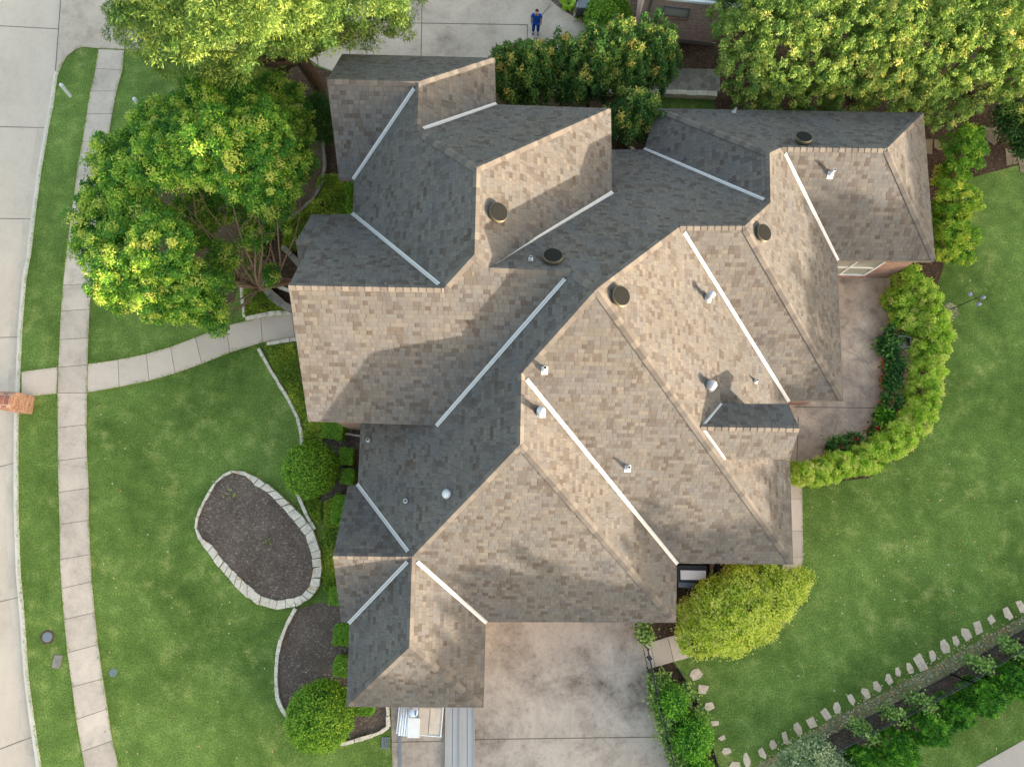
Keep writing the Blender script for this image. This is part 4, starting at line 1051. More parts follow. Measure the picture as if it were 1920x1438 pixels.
# square box shrubs
def box_shrub(px, py, wx, wy, h, rz, label, n=3200):
    p = at(px, py, h); rng_ = RNG
    m = n; face = rng_.choice(5, m, p=[.44, .14, .14, .14, .14])
    u_ = rng_.uniform(-1, 1, m); v_ = rng_.uniform(-1, 1, m); pos = np.zeros((m, 3)); nr = np.zeros((m, 3))
    for f_, (ax, sg) in enumerate(((2, 1), (0, 1), (0, -1), (1, 1), (1, -1))):
        k = face == f_
        a = [i for i in range(3) if i != ax]
        pos[k, a[0]] = u_[k]; pos[k, a[1]] = v_[k]; pos[k, ax] = sg; nr[k, ax] = sg
    rr = np.maximum(1, np.linalg.norm(pos[:, :2], axis=1) / 1.28); pos[:, :2] /= rr[:, None]
    wob = 1 + .06 * np.sin(pos[:, 0] * 4 + px) * np.sin(pos[:, 1] * 4 + py) + rng_.normal(0, .03, m)
    pos = pos * wob[:, None] * np.array([wx / 2, wy / 2, h / 2]); pos[:, 2] += h / 2
    gap = (np.sin(pos[:, 0] * 9 + px) + np.sin(pos[:, 1] * 11 + py) > 1.72); pos[gap, 2] *= .6
    c, s = math.cos(rz), math.sin(rz); R = np.array([[c, -s, 0], [s, c, 0], [0, 0, 1]])
    pos = pos @ R.T + np.array([p[0], p[1], 0]); nr = nr @ R.T
    nr = unit(nr + rng_.normal(size=(m, 3)) * .6 + np.array([0, 0, .3])); ax_ = unit(rng_.normal(size=(m, 3)))
    pos[:, 2] = np.maximum(pos[:, 2], .03)
    o = leaf_mesh('box_shrub', pos, nr, ax_, .07 * rng_.uniform(.7, 1.3, m), .045, .5 + .2 * rng_.normal(size=m), M['lf_box'])
    return tag(o, label, 'shrub', 'small clipped box shrubs along the front wall')
box_shrub(624, 806, .75, .62, .7, -.1, 'widest square box shrub under the front wing eave', 4200)
box_shrub(648, 855, .52, .62, .6, 0, 'square box shrub right of the round bush, upper of the pair')
box_shrub(651, 893, .46, .56, .6, 0, 'square box shrub right of the round bush, with a gap in its top')
box_shrub(636, 955, .5, 1.1, .6, -.05, 'long box shrub half under the rake of the small front gable', 3800)
box_shrub(628, 1118, .42, .6, .6, .05, 'box shrub below the mulch island beside the brick wall corner')
box_shrub(642, 1191, .66, .72, .6, 0, 'upper square box shrub on the dark mulch against the garage wall')
box_shrub(641, 1251, .62, .66, .6, 0, 'lower square box shrub on the dark mulch, just above the big round bush')
box_shrub(680, 1331, .72, .34, .6, 0, 'box shrub half under the garage eave beside the white panels')
box_shrub(657, 352, .34, .5, .6, 0, 'small dark box shrub in the corner by the upper front wall')
box_shrub(658, 382, .34, .5, .6, 0, 'small box shrub just above the valley end of the front wing')
# tall dark yew by the garage wing
shrub('yew_shrub', [(at(603, 222, 1.6)[0], at(603, 222, 1.6)[1], 1.5, .62, .75, 1.5)], 'tall dark clipped yew tucked against the garage wing gable', 'shrub', 'lf_dark', 14000, .08, .035, per=18, clump=.07, depth=.15, jag=.03, out=1.0, up=.3)
# curved hedge round the patio
HC = [(1702, 520), (1722, 540), (1740, 565), (1748, 595), (1750, 628), (1746, 660), (1738, 695), (1733, 730), (1730, 765), (1712, 792), (1690, 815), (1664, 838), (1634, 857), (1604, 868), (1570, 878), (1535, 884), (1502, 888)]
hl = []
for i, (x, y) in enumerate(HC):
    r = [.40, .52, .6, .66, .7, .72, .66, .62, .62, .66, .66, .66, .68, .62, .6, .56, .5][i]
    p = at(x, y, 1.0); r *= .88; hl.append((p[0] + RNG.uniform(-.08, .08), p[1] + RNG.uniform(-.08, .08), .85, r, r, .8 + RNG.uniform(-.1, .1)))
for (x, y, r) in ((1690, 560, .5), (1700, 600, .5)):
    p = at(x, y, .8); hl.append((p[0], p[1], .6, r, r, .6))
shrub('curved_hedge', hl, 'long curved lime green hedge wrapping around the patio and flower pots', 'hedge', 'lf_hedge', 100000, .095, .042, per=60, clump=.15, depth=.26, jag=.09, tint=(.42, .22, .15), up=.5, wild=.45, dome=True, out=.8, flat=.9)
# big lime bush below the right roof corner
bl = LB([(1310, 1190, .9, .8), (1350, 1165, 1.2, .95), (1400, 1140, 1.3, 1.05), (1445, 1120, 1.2, .95), (1478, 1100, 1.0, .65), (1340, 1125, 1.2, .8), (1385, 1100, 1.3, .8), (1430, 1085, 1.1, .6), (1420, 1165, .9, .8), (1370, 1190, .9, .8), (1300, 1150, .8, .55), (1505, 1085, .7, .35)], .85)
shrub('lime_bush', bl, 'large rounded lime yellow bush below the right corner of the roof', 'bush', 'lf_bush', 60000, .08, .052, per=16, clump=.07, depth=.2, jag=.07, tint=(.46, .28, .14), up=.8, out=.8, wild=.35)
# neighbour's round bush, hosta, fern
dome(1141, 32, 1.0, 'round dark green bush beside the neighbour brick wall', 20000, None, .8, .85, 'lf_ball', .085, .05, (.35, .14, .2), 'round_bush')
def rosette(px, py, n, L, W, label, name, mat, z=.25):
    c = at(px, py, 0); pos = []; nr = []; ax = []
    for i in range(n):
        a = 6.28 * i / n * 2.4 + RNG.uniform(-.2, .2); e = RNG.uniform(.2, .9)
        d = np.array([math.cos(a) * math.cos(e), math.sin(a) * math.cos(e), math.sin(e)])
        pos.append(c + np.array([0, 0, .05]) + d * .08); ax.append(d); nr.append(unit(np.array([-d[0] * math.sin(e), -d[1] * math.sin(e), math.cos(e)])))
    o = leaf_mesh(name, np.array(pos), np.array(nr), np.array(ax), L, W, RNG.uniform(0, 1, n), M[mat]); return tag(o, label, 'plant')
rosette(1066, 10, 34, .42, .24, 'bright lime hosta beside the neighbour driveway edge', 'hosta_plant', 'lf_hosta')
rosette(1092, 31, 46, .48, .07, 'green fern beside the neighbour air conditioner', 'fern_plant', 'lf_side')
rosette(437, 925, 20, .2, .05, 'small yellow green tuft near the upper end of the mulch island', 'grass_tuft', 'lf_hosta')
rosette(504, 1019, 16, .18, .04, 'small darker green tuft in the middle of the mulch island', 'grass_tuft', 'lf_cover')
# arborvitae beyond the back fence and vines on it
ga = 'arborvitae shrubs beyond the back fence'
AR = [((1592, 1408), 1.5, 'arborvitae at the lower left end of the back fence row'), ((1645, 1375), 1.7, 'second arborvitae along the back fence, right of the silvery bush'), ((1700, 1338), 1.6, 'third arborvitae along the back fence, above the leaf strewn lawn'), ((1752, 1312), 1.35, 'reddish speckled arborvitae in the middle of the back fence row'), ((1800, 1282), 1.7, 'largest arborvitae, right of the reddish one'), ((1852, 1252), 1.6, 'arborvitae near the right end of the back fence'), ((1900, 1225), 1.7, 'arborvitae at the right picture edge beyond the fence'), ((1950, 1195), 1.6, 'arborvitae cut off by the right picture edge')]
for i, ((x, y), h, lab) in enumerate(AR):
    b = at(x + 9, y + 13, 0); h *= 1.2
    shrub('arborvitae', [(b[0], b[1], h * .42, .62, .62, h * .5), (b[0] + .05, b[1], h * .72, .46, .46, h * .34)], lab, 'shrub', 'lf_arb', 14000, .08, .035, ga, per=36, clump=.09, depth=.3, jag=.08, tint=(.36, .2, .15), up=.5, out=.8, dome=True)
gd2 = 'arborvitae beside the driveway fence'
for (x, y, h, r, lab) in ((1250, 1305, 1.5, .5, 'small arborvitae between the driveway fence and the stepping stones'), (1285, 1370, 1.7, .72, 'larger arborvitae at the lower end of the driveway fence'), (1300, 1440, 1.3, .6, 'dark arborvitae cut by the lower picture edge')):
    b = at(x, y, 0); shrub('arborvitae', [(b[0], b[1], h * .42, r, r, h * .5), (b[0], b[1], h * .75, r * .7, r * .7, h * .3)], lab, 'shrub', 'lf_arb', 8000, .1, .04, gd2, per=24, clump=.1, depth=.3, jag=.07, tint=(.45, .2, .2), up=.5, out=.8)
shrub('silvery_bush', LB([(1520, 1425, 1.0, .7), (1555, 1440, 1.0, .6), (1490, 1445, .8, .6), (1535, 1405, .8, .45)]), 'pale silvery green bush at the lower picture edge', 'bush', 'lf_silver', 10000, .1, .055, per=30, clump=.12, up=.8)
def vine(pts, label, n, group, r=.15, mat='lf_vine', z=None):
    lb = []
    for p in pts:
        q = at(p[0], p[1], p[2]); lb.append((q[0], q[1], q[2], r, r, r * .8))
    shrub('climbing_vine', lb, label, 'vine', mat, n, .11, .075, group, per=14, clump=.1, depth=.6, jag=.2, tint=(.5, .25, .2), up=.8)
gv = 'climbing roses on the back fence'
for p, q, lab in (((1607, 1360), (1635, 1380), 'leafy vine shoot on the back fence above the second arborvitae'), ((1660, 1330), (1690, 1346), 'leafy vine shoot on the back fence left of the reddish arborvitae'), ((1708, 1305), (1742, 1322), 'leafy vine shoot on the back fence above the reddish arborvitae'), ((1818, 1238), (1850, 1248), 'leafy vine shoot on the back fence above the largest arborvitae'), ((1880, 1207), (1915, 1220), 'pale leafy vine shoot on the back fence at the right edge')):
    vine([(p[0], p[1], .9), ((p[0] + q[0]) / 2, (p[1] + q[1]) / 2, 1.1), (q[0], q[1], 1.35)], lab, 420, gv)
gv2 = 'climbing plants on the driveway fence'
vine([(1224, 1278, .7), (1228, 1300, .9), (1232, 1318, .8)], 'upper clump of leafy vine between the driveway and its fence', 750, gv2)
vine([(1238, 1335, .9), (1244, 1352, 1.0), (1250, 1366, .8)], 'middle clump of pale leafy vine on the driveway fence', 850, gv2, .17)
vine([(1252, 1385, .8), (1262, 1410, .9), (1272, 1432, .8)], 'lower clump of leafy vine on the driveway fence', 850, gv2, .17)
vine([(1243, 1270, .4), (1252, 1290, .5), (1262, 1300, .4)], 'leafy plant between the gate path and the small arborvitae', 750, gv2, .17)
vine([(1284, 1295, .4), (1292, 1305, .4)], 'sparse leafy plant beside the metal edging, level with the second flagstone', 500, gv2, .18)
vine([(1306, 1340, .4), (1312, 1352, .4)], 'sparse leafy plant beside the metal edging, level with the third flagstone', 500, gv2, .18)
vine([(1208, 1183, .5), (1212, 1195, .6)], 'leafy vine clump at the gate beside the garage wall', 600, gv2, .2)
# ground cover: nobody could count it
def cover(polys, n, label, mat='lf_cover', zmax=.16, L=.1, W=.05, dens=None):
    pos = []
    for pts in polys:
        P2 = np.array(xy(pts)); lo = P2.min(0); hi = P2.max(0)
        c = RNG.uniform(lo, hi, (n * 4, 2)); inside = np.zeros(len(c), bool); j = len(P2) - 1
        for i in range(len(P2)):
            xi, yi = P2[i]; xj, yj = P2[j]
            hit = ((yi > c[:, 1]) != (yj > c[:, 1])) & (c[:, 0] < (xj - xi) * (c[:, 1] - yi) / (yj - yi + 1e-12) + xi)
            inside ^= hit; j = i
        c = c[inside]
        dn = np.sin(c[:, 0] * 3.1) * np.sin(c[:, 1] * 2.7) + .6 * np.sin(c[:, 0] * 7 + 1) * np.sin(c[:, 1] * 8)
        c = c[dn + RNG.uniform(-1, 1, len(c)) > -.5][:n]; pos.append(c)
    c = np.vstack(pos); m = len(c)
    z = zmax * (.25 + .75 * RNG.uniform(0, 1, m)) * (.7 + .3 * np.sin(c[:, 0] * 5) * np.sin(c[:, 1] * 6))
    p = np.column_stack([c, z]); nr = unit(RNG.normal(size=(m, 3)) * .6 + np.array([0, 0, 1])); ax = unit(RNG.normal(size=(m, 3)))
    tn = .45 + .25 * np.sin(c[:, 0] * 2.3 + 1) * np.sin(c[:, 1] * 2.9) + .2 * RNG.normal(size=m)
    o = leaf_mesh('ground_cover', p, nr, ax, L * RNG.uniform(.7, 1.3, m), W, tn, M[mat]); return tag(o, label, 'ground cover', kind='stuff')
cover([[(455, 520), (487, 528), (505, 556), (545, 586), (500, 588), (460, 592)], [(600, 330), (640, 330), (665, 400), (570, 410), (545, 440), (540, 420), (590, 375)], [(540, 412), (580, 400), (556, 470), (530, 470)], [(455, 440), (500, 470), (480, 520), (455, 515)]], 9000, 'low yellow green ground cover in the beds by the front door')
cover([[(498, 650), (550, 645), (575, 780), (620, 800), (600, 835), (570, 830), (560, 780), (540, 740), (515, 690)], [(610, 940), (640, 930), (640, 1140), (606, 1100), (607, 1000)], [(575, 905), (600, 940), (600, 980), (580, 960)]], 7000, 'patchy yellow green ground cover between the stone edging and the house')
# blades of grass leaning over the hard edges
def fringe(lines, per_m=70):
    pos = []
    for L in lines:
        Q = np.array(xy(L))
        for a, b in zip(Q[:-1], Q[1:]):
            n = int(np.linalg.norm(b - a) * per_m); t_ = RNG.uniform(0, 1, n)[:, None]; d = (b - a) / np.linalg.norm(b - a)
            w_ = np.sin(t_ * np.linalg.norm(b - a) * 5.0 + a[0]) * .02 + np.abs(RNG.normal(0, .028, (n, 1))) * np.where(RNG.uniform(size=(n, 1)) < .5, 1, -1)
            pos.append(a + (b - a) * t_ + np.array([-d[1], d[0]]) * w_)
    c = np.vstack(pos); m = len(c); p = np.column_stack([c, RNG.uniform(.03, .06, m)])
    o = leaf_mesh('grass_fringe', p, unit(RNG.normal(size=(m, 3)) * .7 + np.array([0, 0, 1])), unit(RNG.normal(size=(m, 3)) + np.array([0, 0, .3])), RNG.uniform(.05, .1, m), .018, RNG.uniform(.1, .7, m), M['lf_cover'])
    tag(o, 'thin grass blades growing over the edges of sidewalk, path and kerb', 'grass', kind='stuff')
fringe([SL, SR, WU[:-1], WL[:-1], [(41, 697), (109, 688.5)], [(41, 745), (107, 737.5)], KERB, [(1502, 880), (1506, 1045), (1497, 1088)], [(730, 1385), (736, 1438)], [(300, 96), (233, 94), (185, 93), (157, 90), (140, 95)]])
# fallen leaves
ps = []
for (x0, x1, y0, y1, n_) in ((1520, 1910, 520, 1130, 60), (1420, 1900, 1000, 1420, 60), (180, 700, 700, 1420, 70), (400, 590, 900, 1330, 12), (1700, 1900, 1340, 1430, 10)):
    for _ in range(n_): ps.append(at(RNG.uniform(x0, x1), RNG.uniform(y0, y1), .03))
for _ in range(420):                                      # pale litter along the stepping stones
    t_ = RNG.uniform(); q_ = np.array([1430, 1428]) * (1 - t_) + np.array([1935, 1152]) * t_ + RNG.normal(0, 9, 2); ps.append(at(q_[0], q_[1], .025))
ps = np.array([p for p in ps]); m = len(ps)
lt = leaf_mesh('fallen_leaves', ps, unit(RNG.normal(size=(m, 3)) * .25 + np.array([0, 0, 1])), unit(RNG.normal(size=(m, 3)) * np.array([1, 1, .1])), RNG.uniform(.05, .13, m), .055, RNG.uniform(0, 1, m), M['litter'])
tag(lt, 'scattered tan fallen leaves on the lawns', 'fallen leaves', kind='stuff')

# tall trees beyond the lower right edge of the picture: they shade the lawns and the low eaves
AZ = SUN_AZ; UU = np.array([math.cos(AZ), math.sin(AZ)]); VV = np.array([-math.sin(AZ), math.cos(AZ)])
r_ = np.random.default_rng(21); q = -52.0; i = 0
while q < 52:
    T = 4.9 + np.interp(q, [-60, -12, -9, -6, -4, 0, 3, 6, 10, 13, 17, 22, 27, 60], [5.2, 5.2, 4.8, 4.5, 4.6, 5.0, 4.6, 3.8, 3.2, 4.5, 4.6, 4.3, 2.8, 2.8]) + r_.uniform(-.3, .3)
    s = 46 + r_.uniform(-2, 2); c = UU * s + VV * q
    root = empty('oak_tree', (c[0], c[1], 0), 'tall oak of the dense row beyond the lower right edge that shades the garden', 'tree', 'tall oaks beyond the garden')
    mb = MB(); limb(mb, (c[0], c[1], -.2), (c[0], c[1], T * .6), .35, .12, r_, .02, 6, 8); mb.build('trunk', M['bark'], root, smooth=True)
    lb = [(c[0], c[1], T * .45, 3.0, 3.0, T * .45), (c[0] + r_.uniform(-.6, .6), c[1] + r_.uniform(-.6, .6), T - 2.4, 2.5, 2.5, 2.3), (c[0], c[1], 2.2, 3.0, 3.0, 2.4)]
    foliage('crown', r_, lb, 4200, .8, .55, mat=M['lf_far'], parent=root, per=20, clump=.5, depth=.5, jag=.1, low=-1)
    q += 3.6 + r_.uniform(-.4, .4); i += 1
# ------------------------------------------------------------------ smaller things
# white utility posts
def post(px, py, h, lean, label):
    b = at(px, py, 0); root = empty('utility_post', tuple(b), label, 'post', 'white plastic utility posts')
    g = MB(); t_ = b + np.array([lean[0], lean[1], h]); g.tube([b - [0, 0, .1], t_], .075, 14); g.build('shaft', M['pvc'], root, smooth=False)
    g = MB(); g.lathe(t_, [(.085, -.06), (.09, 0), (.075, .05), (.03, .075), (.0001, .08)], 14); g.build('cap', M['pvc'], root)
post(132, 181, .72, (0, .10), 'taller white plastic utility post in the grass verge by the kerb')
post(262, 201, .5, (0, .08), 'short white plastic utility post beside the big tree crown')
# brick mailbox pillar
b = at(49, 759, 0)
root = empty('brick_mailbox', (b[0], b[1], 0), 'red brick mailbox pillar with an arched top beside the kerb', 'mailbox')
g = MB(); g.box((b[0], b[1], .55), (.62, .74, 1.2), 0.02); g.build('pillar', M['brick_tan'], root, bevel=.01)
g = MB(); pr = [(.31 * math.cos(a) * 1.0, .34 * math.sin(a)) for a in np.linspace(0, math.pi, 9)]
vs_ = [(b[0] + s_ * .31, b[1] + x * 1.16, 1.15 + z) for s_ in (-1, 1) for x, z in pr]
g.add(vs_, [list(range(9)), list(range(17, 8, -1))] + [[i, i + 9, i + 10, i + 1] for i in range(8)]); g.build('arched_top', M['brick_tan'], root)
g = MB(); g.box((b[0] - .32, b[1], .98), (.04, .22, .26), .02); g.build('mailbox_door', M['black'], root)
# lids in the verge
c = at(89, 1194, .012); root = empty('access_cover', tuple(c), 'round rusty brown utility lid sunk in the grass verge', 'access cover')
g = MB(); g.lathe(c, [(.27, -.03), (.27, .006), (.2, .008)], 22); g.build('rim', M['bark'], root)
g = MB(); g.lathe(c, [(.195, .0), (.195, .016), (.17, .02), (.0001, .02)], 22); g.build('cover', M['grey'], root)
c = at(107, 1240, .012); root = empty('meter_box', tuple(c), 'grey rectangular water meter lid in the verge beside the sidewalk', 'meter box')
g = MB(); g.box((c[0], c[1], 0), (.33, .5, .05), -.05); g.build('cover', M['greystone'], root, bevel=.01)
g = MB(); g.lathe((c[0], c[1] - .02, .028), [(.05, 0), (.05, .012), (.0001, .014)], 14); g.build('reader_cap', M['grey'], root)
c = at(212, 1261, .012); root = empty('valve_cover', tuple(c), 'small blue painted valve cover in a worn spot on the front lawn', 'valve cover')
g = MB(); g.lathe(c, [(.13, -.03), (.13, .006), (.1, .012), (.0001, .014)], 14); g.build('cover', plain('worn blue paint', lin(104, 128, 126), .8, 0, .2, .3, 14.0), root)
g = MB(); g.lathe(c, [(.17, -.03), (.17, .002), (.135, .004)], 14); g.build('rim', M['greystone'], root)
# drain grate by the drive
c = at(723, 1392, .01); root = empty('drain_grate', tuple(c), 'small grey slotted drain grate in the grass beside the driveway', 'drain grate')
g = MB()
for i in range(5): g.box((c[0] - .13 + i * .066, c[1], .02), (.042, .36, .03), .05)
g.build('slats', M['grey'], root)
g = MB()
for sx in (-1, 1): g.box((c[0], c[1] + sx * .19, .018), (.34, .03, .04), .05)
g.build('frame', M['grey'], root)
# slot drain running along the drive
g = MB(); g.bar(at(747, 1318, .03), at(752, 1500, .03), .10, .03); tag(g.build('drain_channel', M['grey']), 'narrow grey drain channel running along the left side of the driveway', 'drain')
# long grey metal ramps
for x0, x1, y1, lab in ((849, 847.5, 1500, 'left of the two long grey metal ramps beside the garage'), (876, 876, 1500, 'right of the two long grey metal ramps, next to the open driveway')):
    a = at(x0, 1300, .12); c = at(x1, y1, .12)
    root = empty('metal_ramp', tuple(a * [1, 1, 0]), lab, 'ramp', 'long grey metal ramps beside the garage')
    d = (c - a) / np.linalg.norm(c - a); s_ = np.cross(d, [0, 0, 1.0])
    g = MB()
    for k in (-1, 1): g.bar(a + s_ * k * .132 - [0, 0, .015], c + s_ * k * .132 - [0, 0, .015], .245, .03)
    g.build('deck', M['alu'], root)
    g = MB()
    for k in (-1, 1): g.bar(a + s_ * k * .27, c + s_ * k * .27, .03, .09)
    g.build('side_rail', M['alu'], root)
    g = MB()
    for t_ in (.02, .5, .96):
        m_ = a + (c - a) * t_; g.box((m_[0], m_[1], .045), (.5, .08, .08), PSI)
    g.build('foot', M['grey'], root)
# white tray with boards beside the garage
def flat(name, x0, y0, x1, y1, z0, z1, mat, label, cat, rz=0.0, bevel=.008, group=None):
    a = at(x0, y0, z1); c = at(x1, y1, z1); m_ = (a + c) / 2
    g = MB(); g.box((m_[0], m_[1], (z0 + z1) / 2), (abs(c[0] - a[0]), abs(c[1] - a[1]), z1 - z0), rz)
    return tag(g.build(name, mat, bevel=bevel), label, cat, group)
a = at(750, 1300, .2); c = at(827, 1382, .2)
root = empty('loading_tray', ((a[0] + c[0]) / 2, (a[1] + c[1]) / 2, 0), 'white framed low tray holding boards beside the garage wall', 'tray')
x0, x1, y1, y0 = a[0], c[0], a[1], c[1]
g = MB(); g.box(((x0 + x1) / 2, (y0 + y1) / 2, .11), (x1 - x0 - .08, y1 - y0 - .08, .06)); g.build('floor', M['white'], root)
g = MB(); g.box((x0 + .02, (y0 + y1) / 2, .13), (.04, y1 - y0, .16)); g.box((x1 - .02, (y0 + y1) / 2, .13), (.04, y1 - y0, .16)); g.box(((x0 + x1) / 2, y0 + .02, .128), (x1 - x0 - .082, .04, .156)); g.build('frame', M['white'], root, bevel=.008)
g = MB()
for xx in (x0 + .15, x1 - .15):
    for yy in (y0 + .2, y1 - .3): g.box((xx, yy, .035), (.1, .1, .09))
g.build('foot', M['grey'], root)
M['board'] = plain('tan board', lin(204, 190, 172), .8, 0, .2, .12, 3.0)
M['corr'] = plain('pale corrugated panel', lin(214, 224, 230), .5, 0, .4, .06, 9.0)
flat('wooden_board', 786, 1326, 803, 1379, .145, .19, M['board'], 'left tan board lying in the white tray', 'board', group='tan boards in the white tray')
flat('wooden_board', 806, 1326, 823, 1377, .145, .19, M['board'], 'right tan board lying in the white tray next to its frame', 'board', group='tan boards in the white tray')
a = at(752, 1322, .2); c = at(767, 1380, .2); g = MB()
for i in range(5): g.tube([(a[0] + .03 + i * (c[0] - a[0] - .04) / 4, a[1], .19), (a[0] + .03 + i * (c[0] - a[0] - .04) / 4, c[1], .19)], .045, 8)
tag(g.build('corrugated_panel', M['corr'], smooth=True), 'pale blue white corrugated panel along the left side of the white tray', 'panel')
flat('white_sheet', 766, 1345, 785, 1384, .20, .24, M['white'], 'bright white sheet lying across the corner of the white tray', 'sheet', .06)
a = at(775, 1335, .27); root = empty('plastic_bag', (a[0], a[1], .2), 'white plastic bag with a blue label in the white tray', 'bag')
g = MB(); g.lathe((a[0], a[1], .2), [(.17, 0), (.19, .04), (.16, .09), (.08, .12), (.0001, .13)], 14); g.build('bag_body', M['corr'], root, smooth=True)
g = MB(); g.box((a[0] + .1, a[1], .335), (.06, .2, .015), .05); g.build('label_patch', plain('blue label', lin(70, 130, 190), .5), root)
# outdoor cabinet, round unit and pad under the right eave
a = at(1300, 1078, .9); root = empty('outdoor_cabinet', (a[0], a[1], 0), 'black outdoor cabinet with a white slab top under the roof corner', 'cabinet')
g = MB(); g.box((a[0] - .05, a[1] + .05, .42), (1.2, .62, .84), PSI); g.build('body', M['black'], root, bevel=.01)
g = MB(); g.box((a[0], a[1], .875), (1.0, .36, .06), PSI); g.build('top', M['white'], root, bevel=.012)
g = MB(); g.box((a[0] - .1, a[1] - .42, .5), (.76, .2, .03), PSI); g.build('shelf', M['grey'], root)
g = MB(); g.bar((a[0] - .3, a[1] - .42, .3), (a[0] + .22, a[1] - .72, .3), .04, .04); g.build('handle_bar', M['grey'], root)
a = at(1364, 1072, .7); root = empty('air_conditioner', (a[0], a[1], 0), 'round black air conditioner on a concrete pad half under the lime bush', 'air conditioner')
g = MB(); g.lathe((a[0], a[1], 0), [(.40, .1), (.42, .14), (.42, .62), (.38, .68), (.3, .70)], 26); g.build('casing', M['black'], root)
g = MB(); g.lathe((a[0], a[1], .7), [(.3, -.01), (.28, .02), (.08, .04), (.0001, .045)], 26); g.build('fan_grille', M['ventcap'], root)
g = MB(); g.box((a[0], a[1], .05), (1.05, 1.0, .12), PSI); g.build('pad', M['path'], root)
# neighbour's air conditioner and post
a = at(1098, 2, .8); root = empty('air_conditioner', (a[0], a[1], 0), 'grey ribbed air conditioner beside the neighbour house at the upper edge', 'air conditioner')
g = MB(); g.box((a[0], a[1], .45), (.78, .8, .78)); g.build('casing', M['grey'], root, bevel=.06)
g = MB()
for i in range(11): g.box((a[0] - .36 + i * .072, a[1], .47), (.03, .84, .7))
g.build('fins', M['black'], root)
g = MB(); g.box((a[0], a[1], .03), (.95, 1.0, .06)); g.build('pad', M['path'], root)
g = MB(); a = at(1079, 22, 0); g.box((a[0], a[1], .5), (.12, .12, 1.1)); g.box((a[0], a[1], 1.08), (.16, .16, .05)); tag(g.build('fence_post', M['greystone'], bevel=.008), 'pale wooden post beside the neighbour air conditioner', 'post')
# bird feeder pole
b = at(1783, 580, 0); root = empty('bird_feeder', tuple(b), 'black pole with three hanging glass globes standing on the back lawn', 'bird feeder')
top = np.array([b[0], b[1], 1.75]); g = MB(); g.tube([b - [0, 0, .1], top], .018, 8); g.build('pole', M['black'], root)
g = MB(); g.tube([top, top + [.18, .08, .08], top + [.36, .10, .0]], .013, 7); g.tube([top + [0, 0, -.05], top + [-.1, .12, .03], top + [-.16, .2, -.02]], .013, 7); g.tube([top, top + [.1, -.12, .05], top + [.18, -.2, 0]], .013, 7); g.build('hook_arm', M['black'], root)
for o in ((.36, .10, -.14), (-.16, .2, -.16), (.18, -.2, -.14)):
    g = MB(); cc = top + np.array(o); g.lathe(cc, [(.0001, -.1), (.05, -.09), (.095, 0), (.07, .08), (.03, .12), (.0001, .13)], 16); g.build('globe', M['glass_l'], root, smooth=True)
c = at(1783, 582, .01); g = MB(); pts = [(c[0] + .42 * math.cos(a_) * RNG.uniform(.7, 1.1), c[1] + .36 * math.sin(a_) * RNG.uniform(.7, 1.1)) for a_ in np.linspace(0, 6.28, 12)[:-1]]
g.prism(pts, -.05, .01); struct('bare_patch', g, M['gravel'])

# fences of black metal
def fence(pts, h, label, gap=.115, postgap=2.0, name='metal_fence', rail_r=.014, pick=.011, ext=True):
    L = [at(p[0], p[1], 0) for p in pts]; root = empty(name, tuple(L[0]), label, 'fence', None)
    gp_ = MB(); go = []; rails = {z: MB() for z in (h, h * .88, .15)}
    for a, c in zip(L[:-1], L[1:]):
        ln = np.linalg.norm(c - a); n = int(ln / gap)
        for z, gr_ in rails.items(): gr_.bar(a + [0, 0, z], c + [0, 0, z], rail_r * 2, rail_r * 1.6)
        for i in range(n + 1):
            p = a + (c - a) * i / max(n, 1); gp_.bar(p + [0, 0, .05], p + [0, 0, h - .01], pick, pick, up=(0, 1, 0))
        k = max(1, int(ln / postgap))
        for i in range(k + 1):
            p = a + (c - a) * i / k; g = MB(); g.bar(p, p + [0, 0, h + .08], .04, .04, up=(0, 1, 0)); g.bar(p + [0, 0, h + .08], p + [0, 0, h + .1], .055, .055, up=(0, 1, 0)); go.append(g)
    for gr_ in rails.values(): gr_.build('rail', M['black'], root)
    gp_.build('pickets', M['black'], root)
    for g in go: g.build('post', M['black'], root)
    return root
fence([(1540, 1386), (1653, 1330), (1781, 1263), (1887, 1196), (1960, 1156)], 1.45, 'black metal fence running diagonally between the stepping stones and the arborvitae')
fence([(1214, 1258), (1226, 1312), (1240, 1372), (1262, 1460)], 1.35, 'black metal picket fence along the right side of the driveway')
root = fence([(1203, 1205), (1213, 1252)], 1.35, 'black metal picket gate between the driveway and the gate path', .12, 3.0, 'metal_gate')
root['category'] = 'gate'
g = MB(); a = at(1206, 1215, 0); g.bar(a + [0, -.1, 1.0], a + [0.12, -.25, 1.0], .16, .05); g.build('latch', M['black'], root)

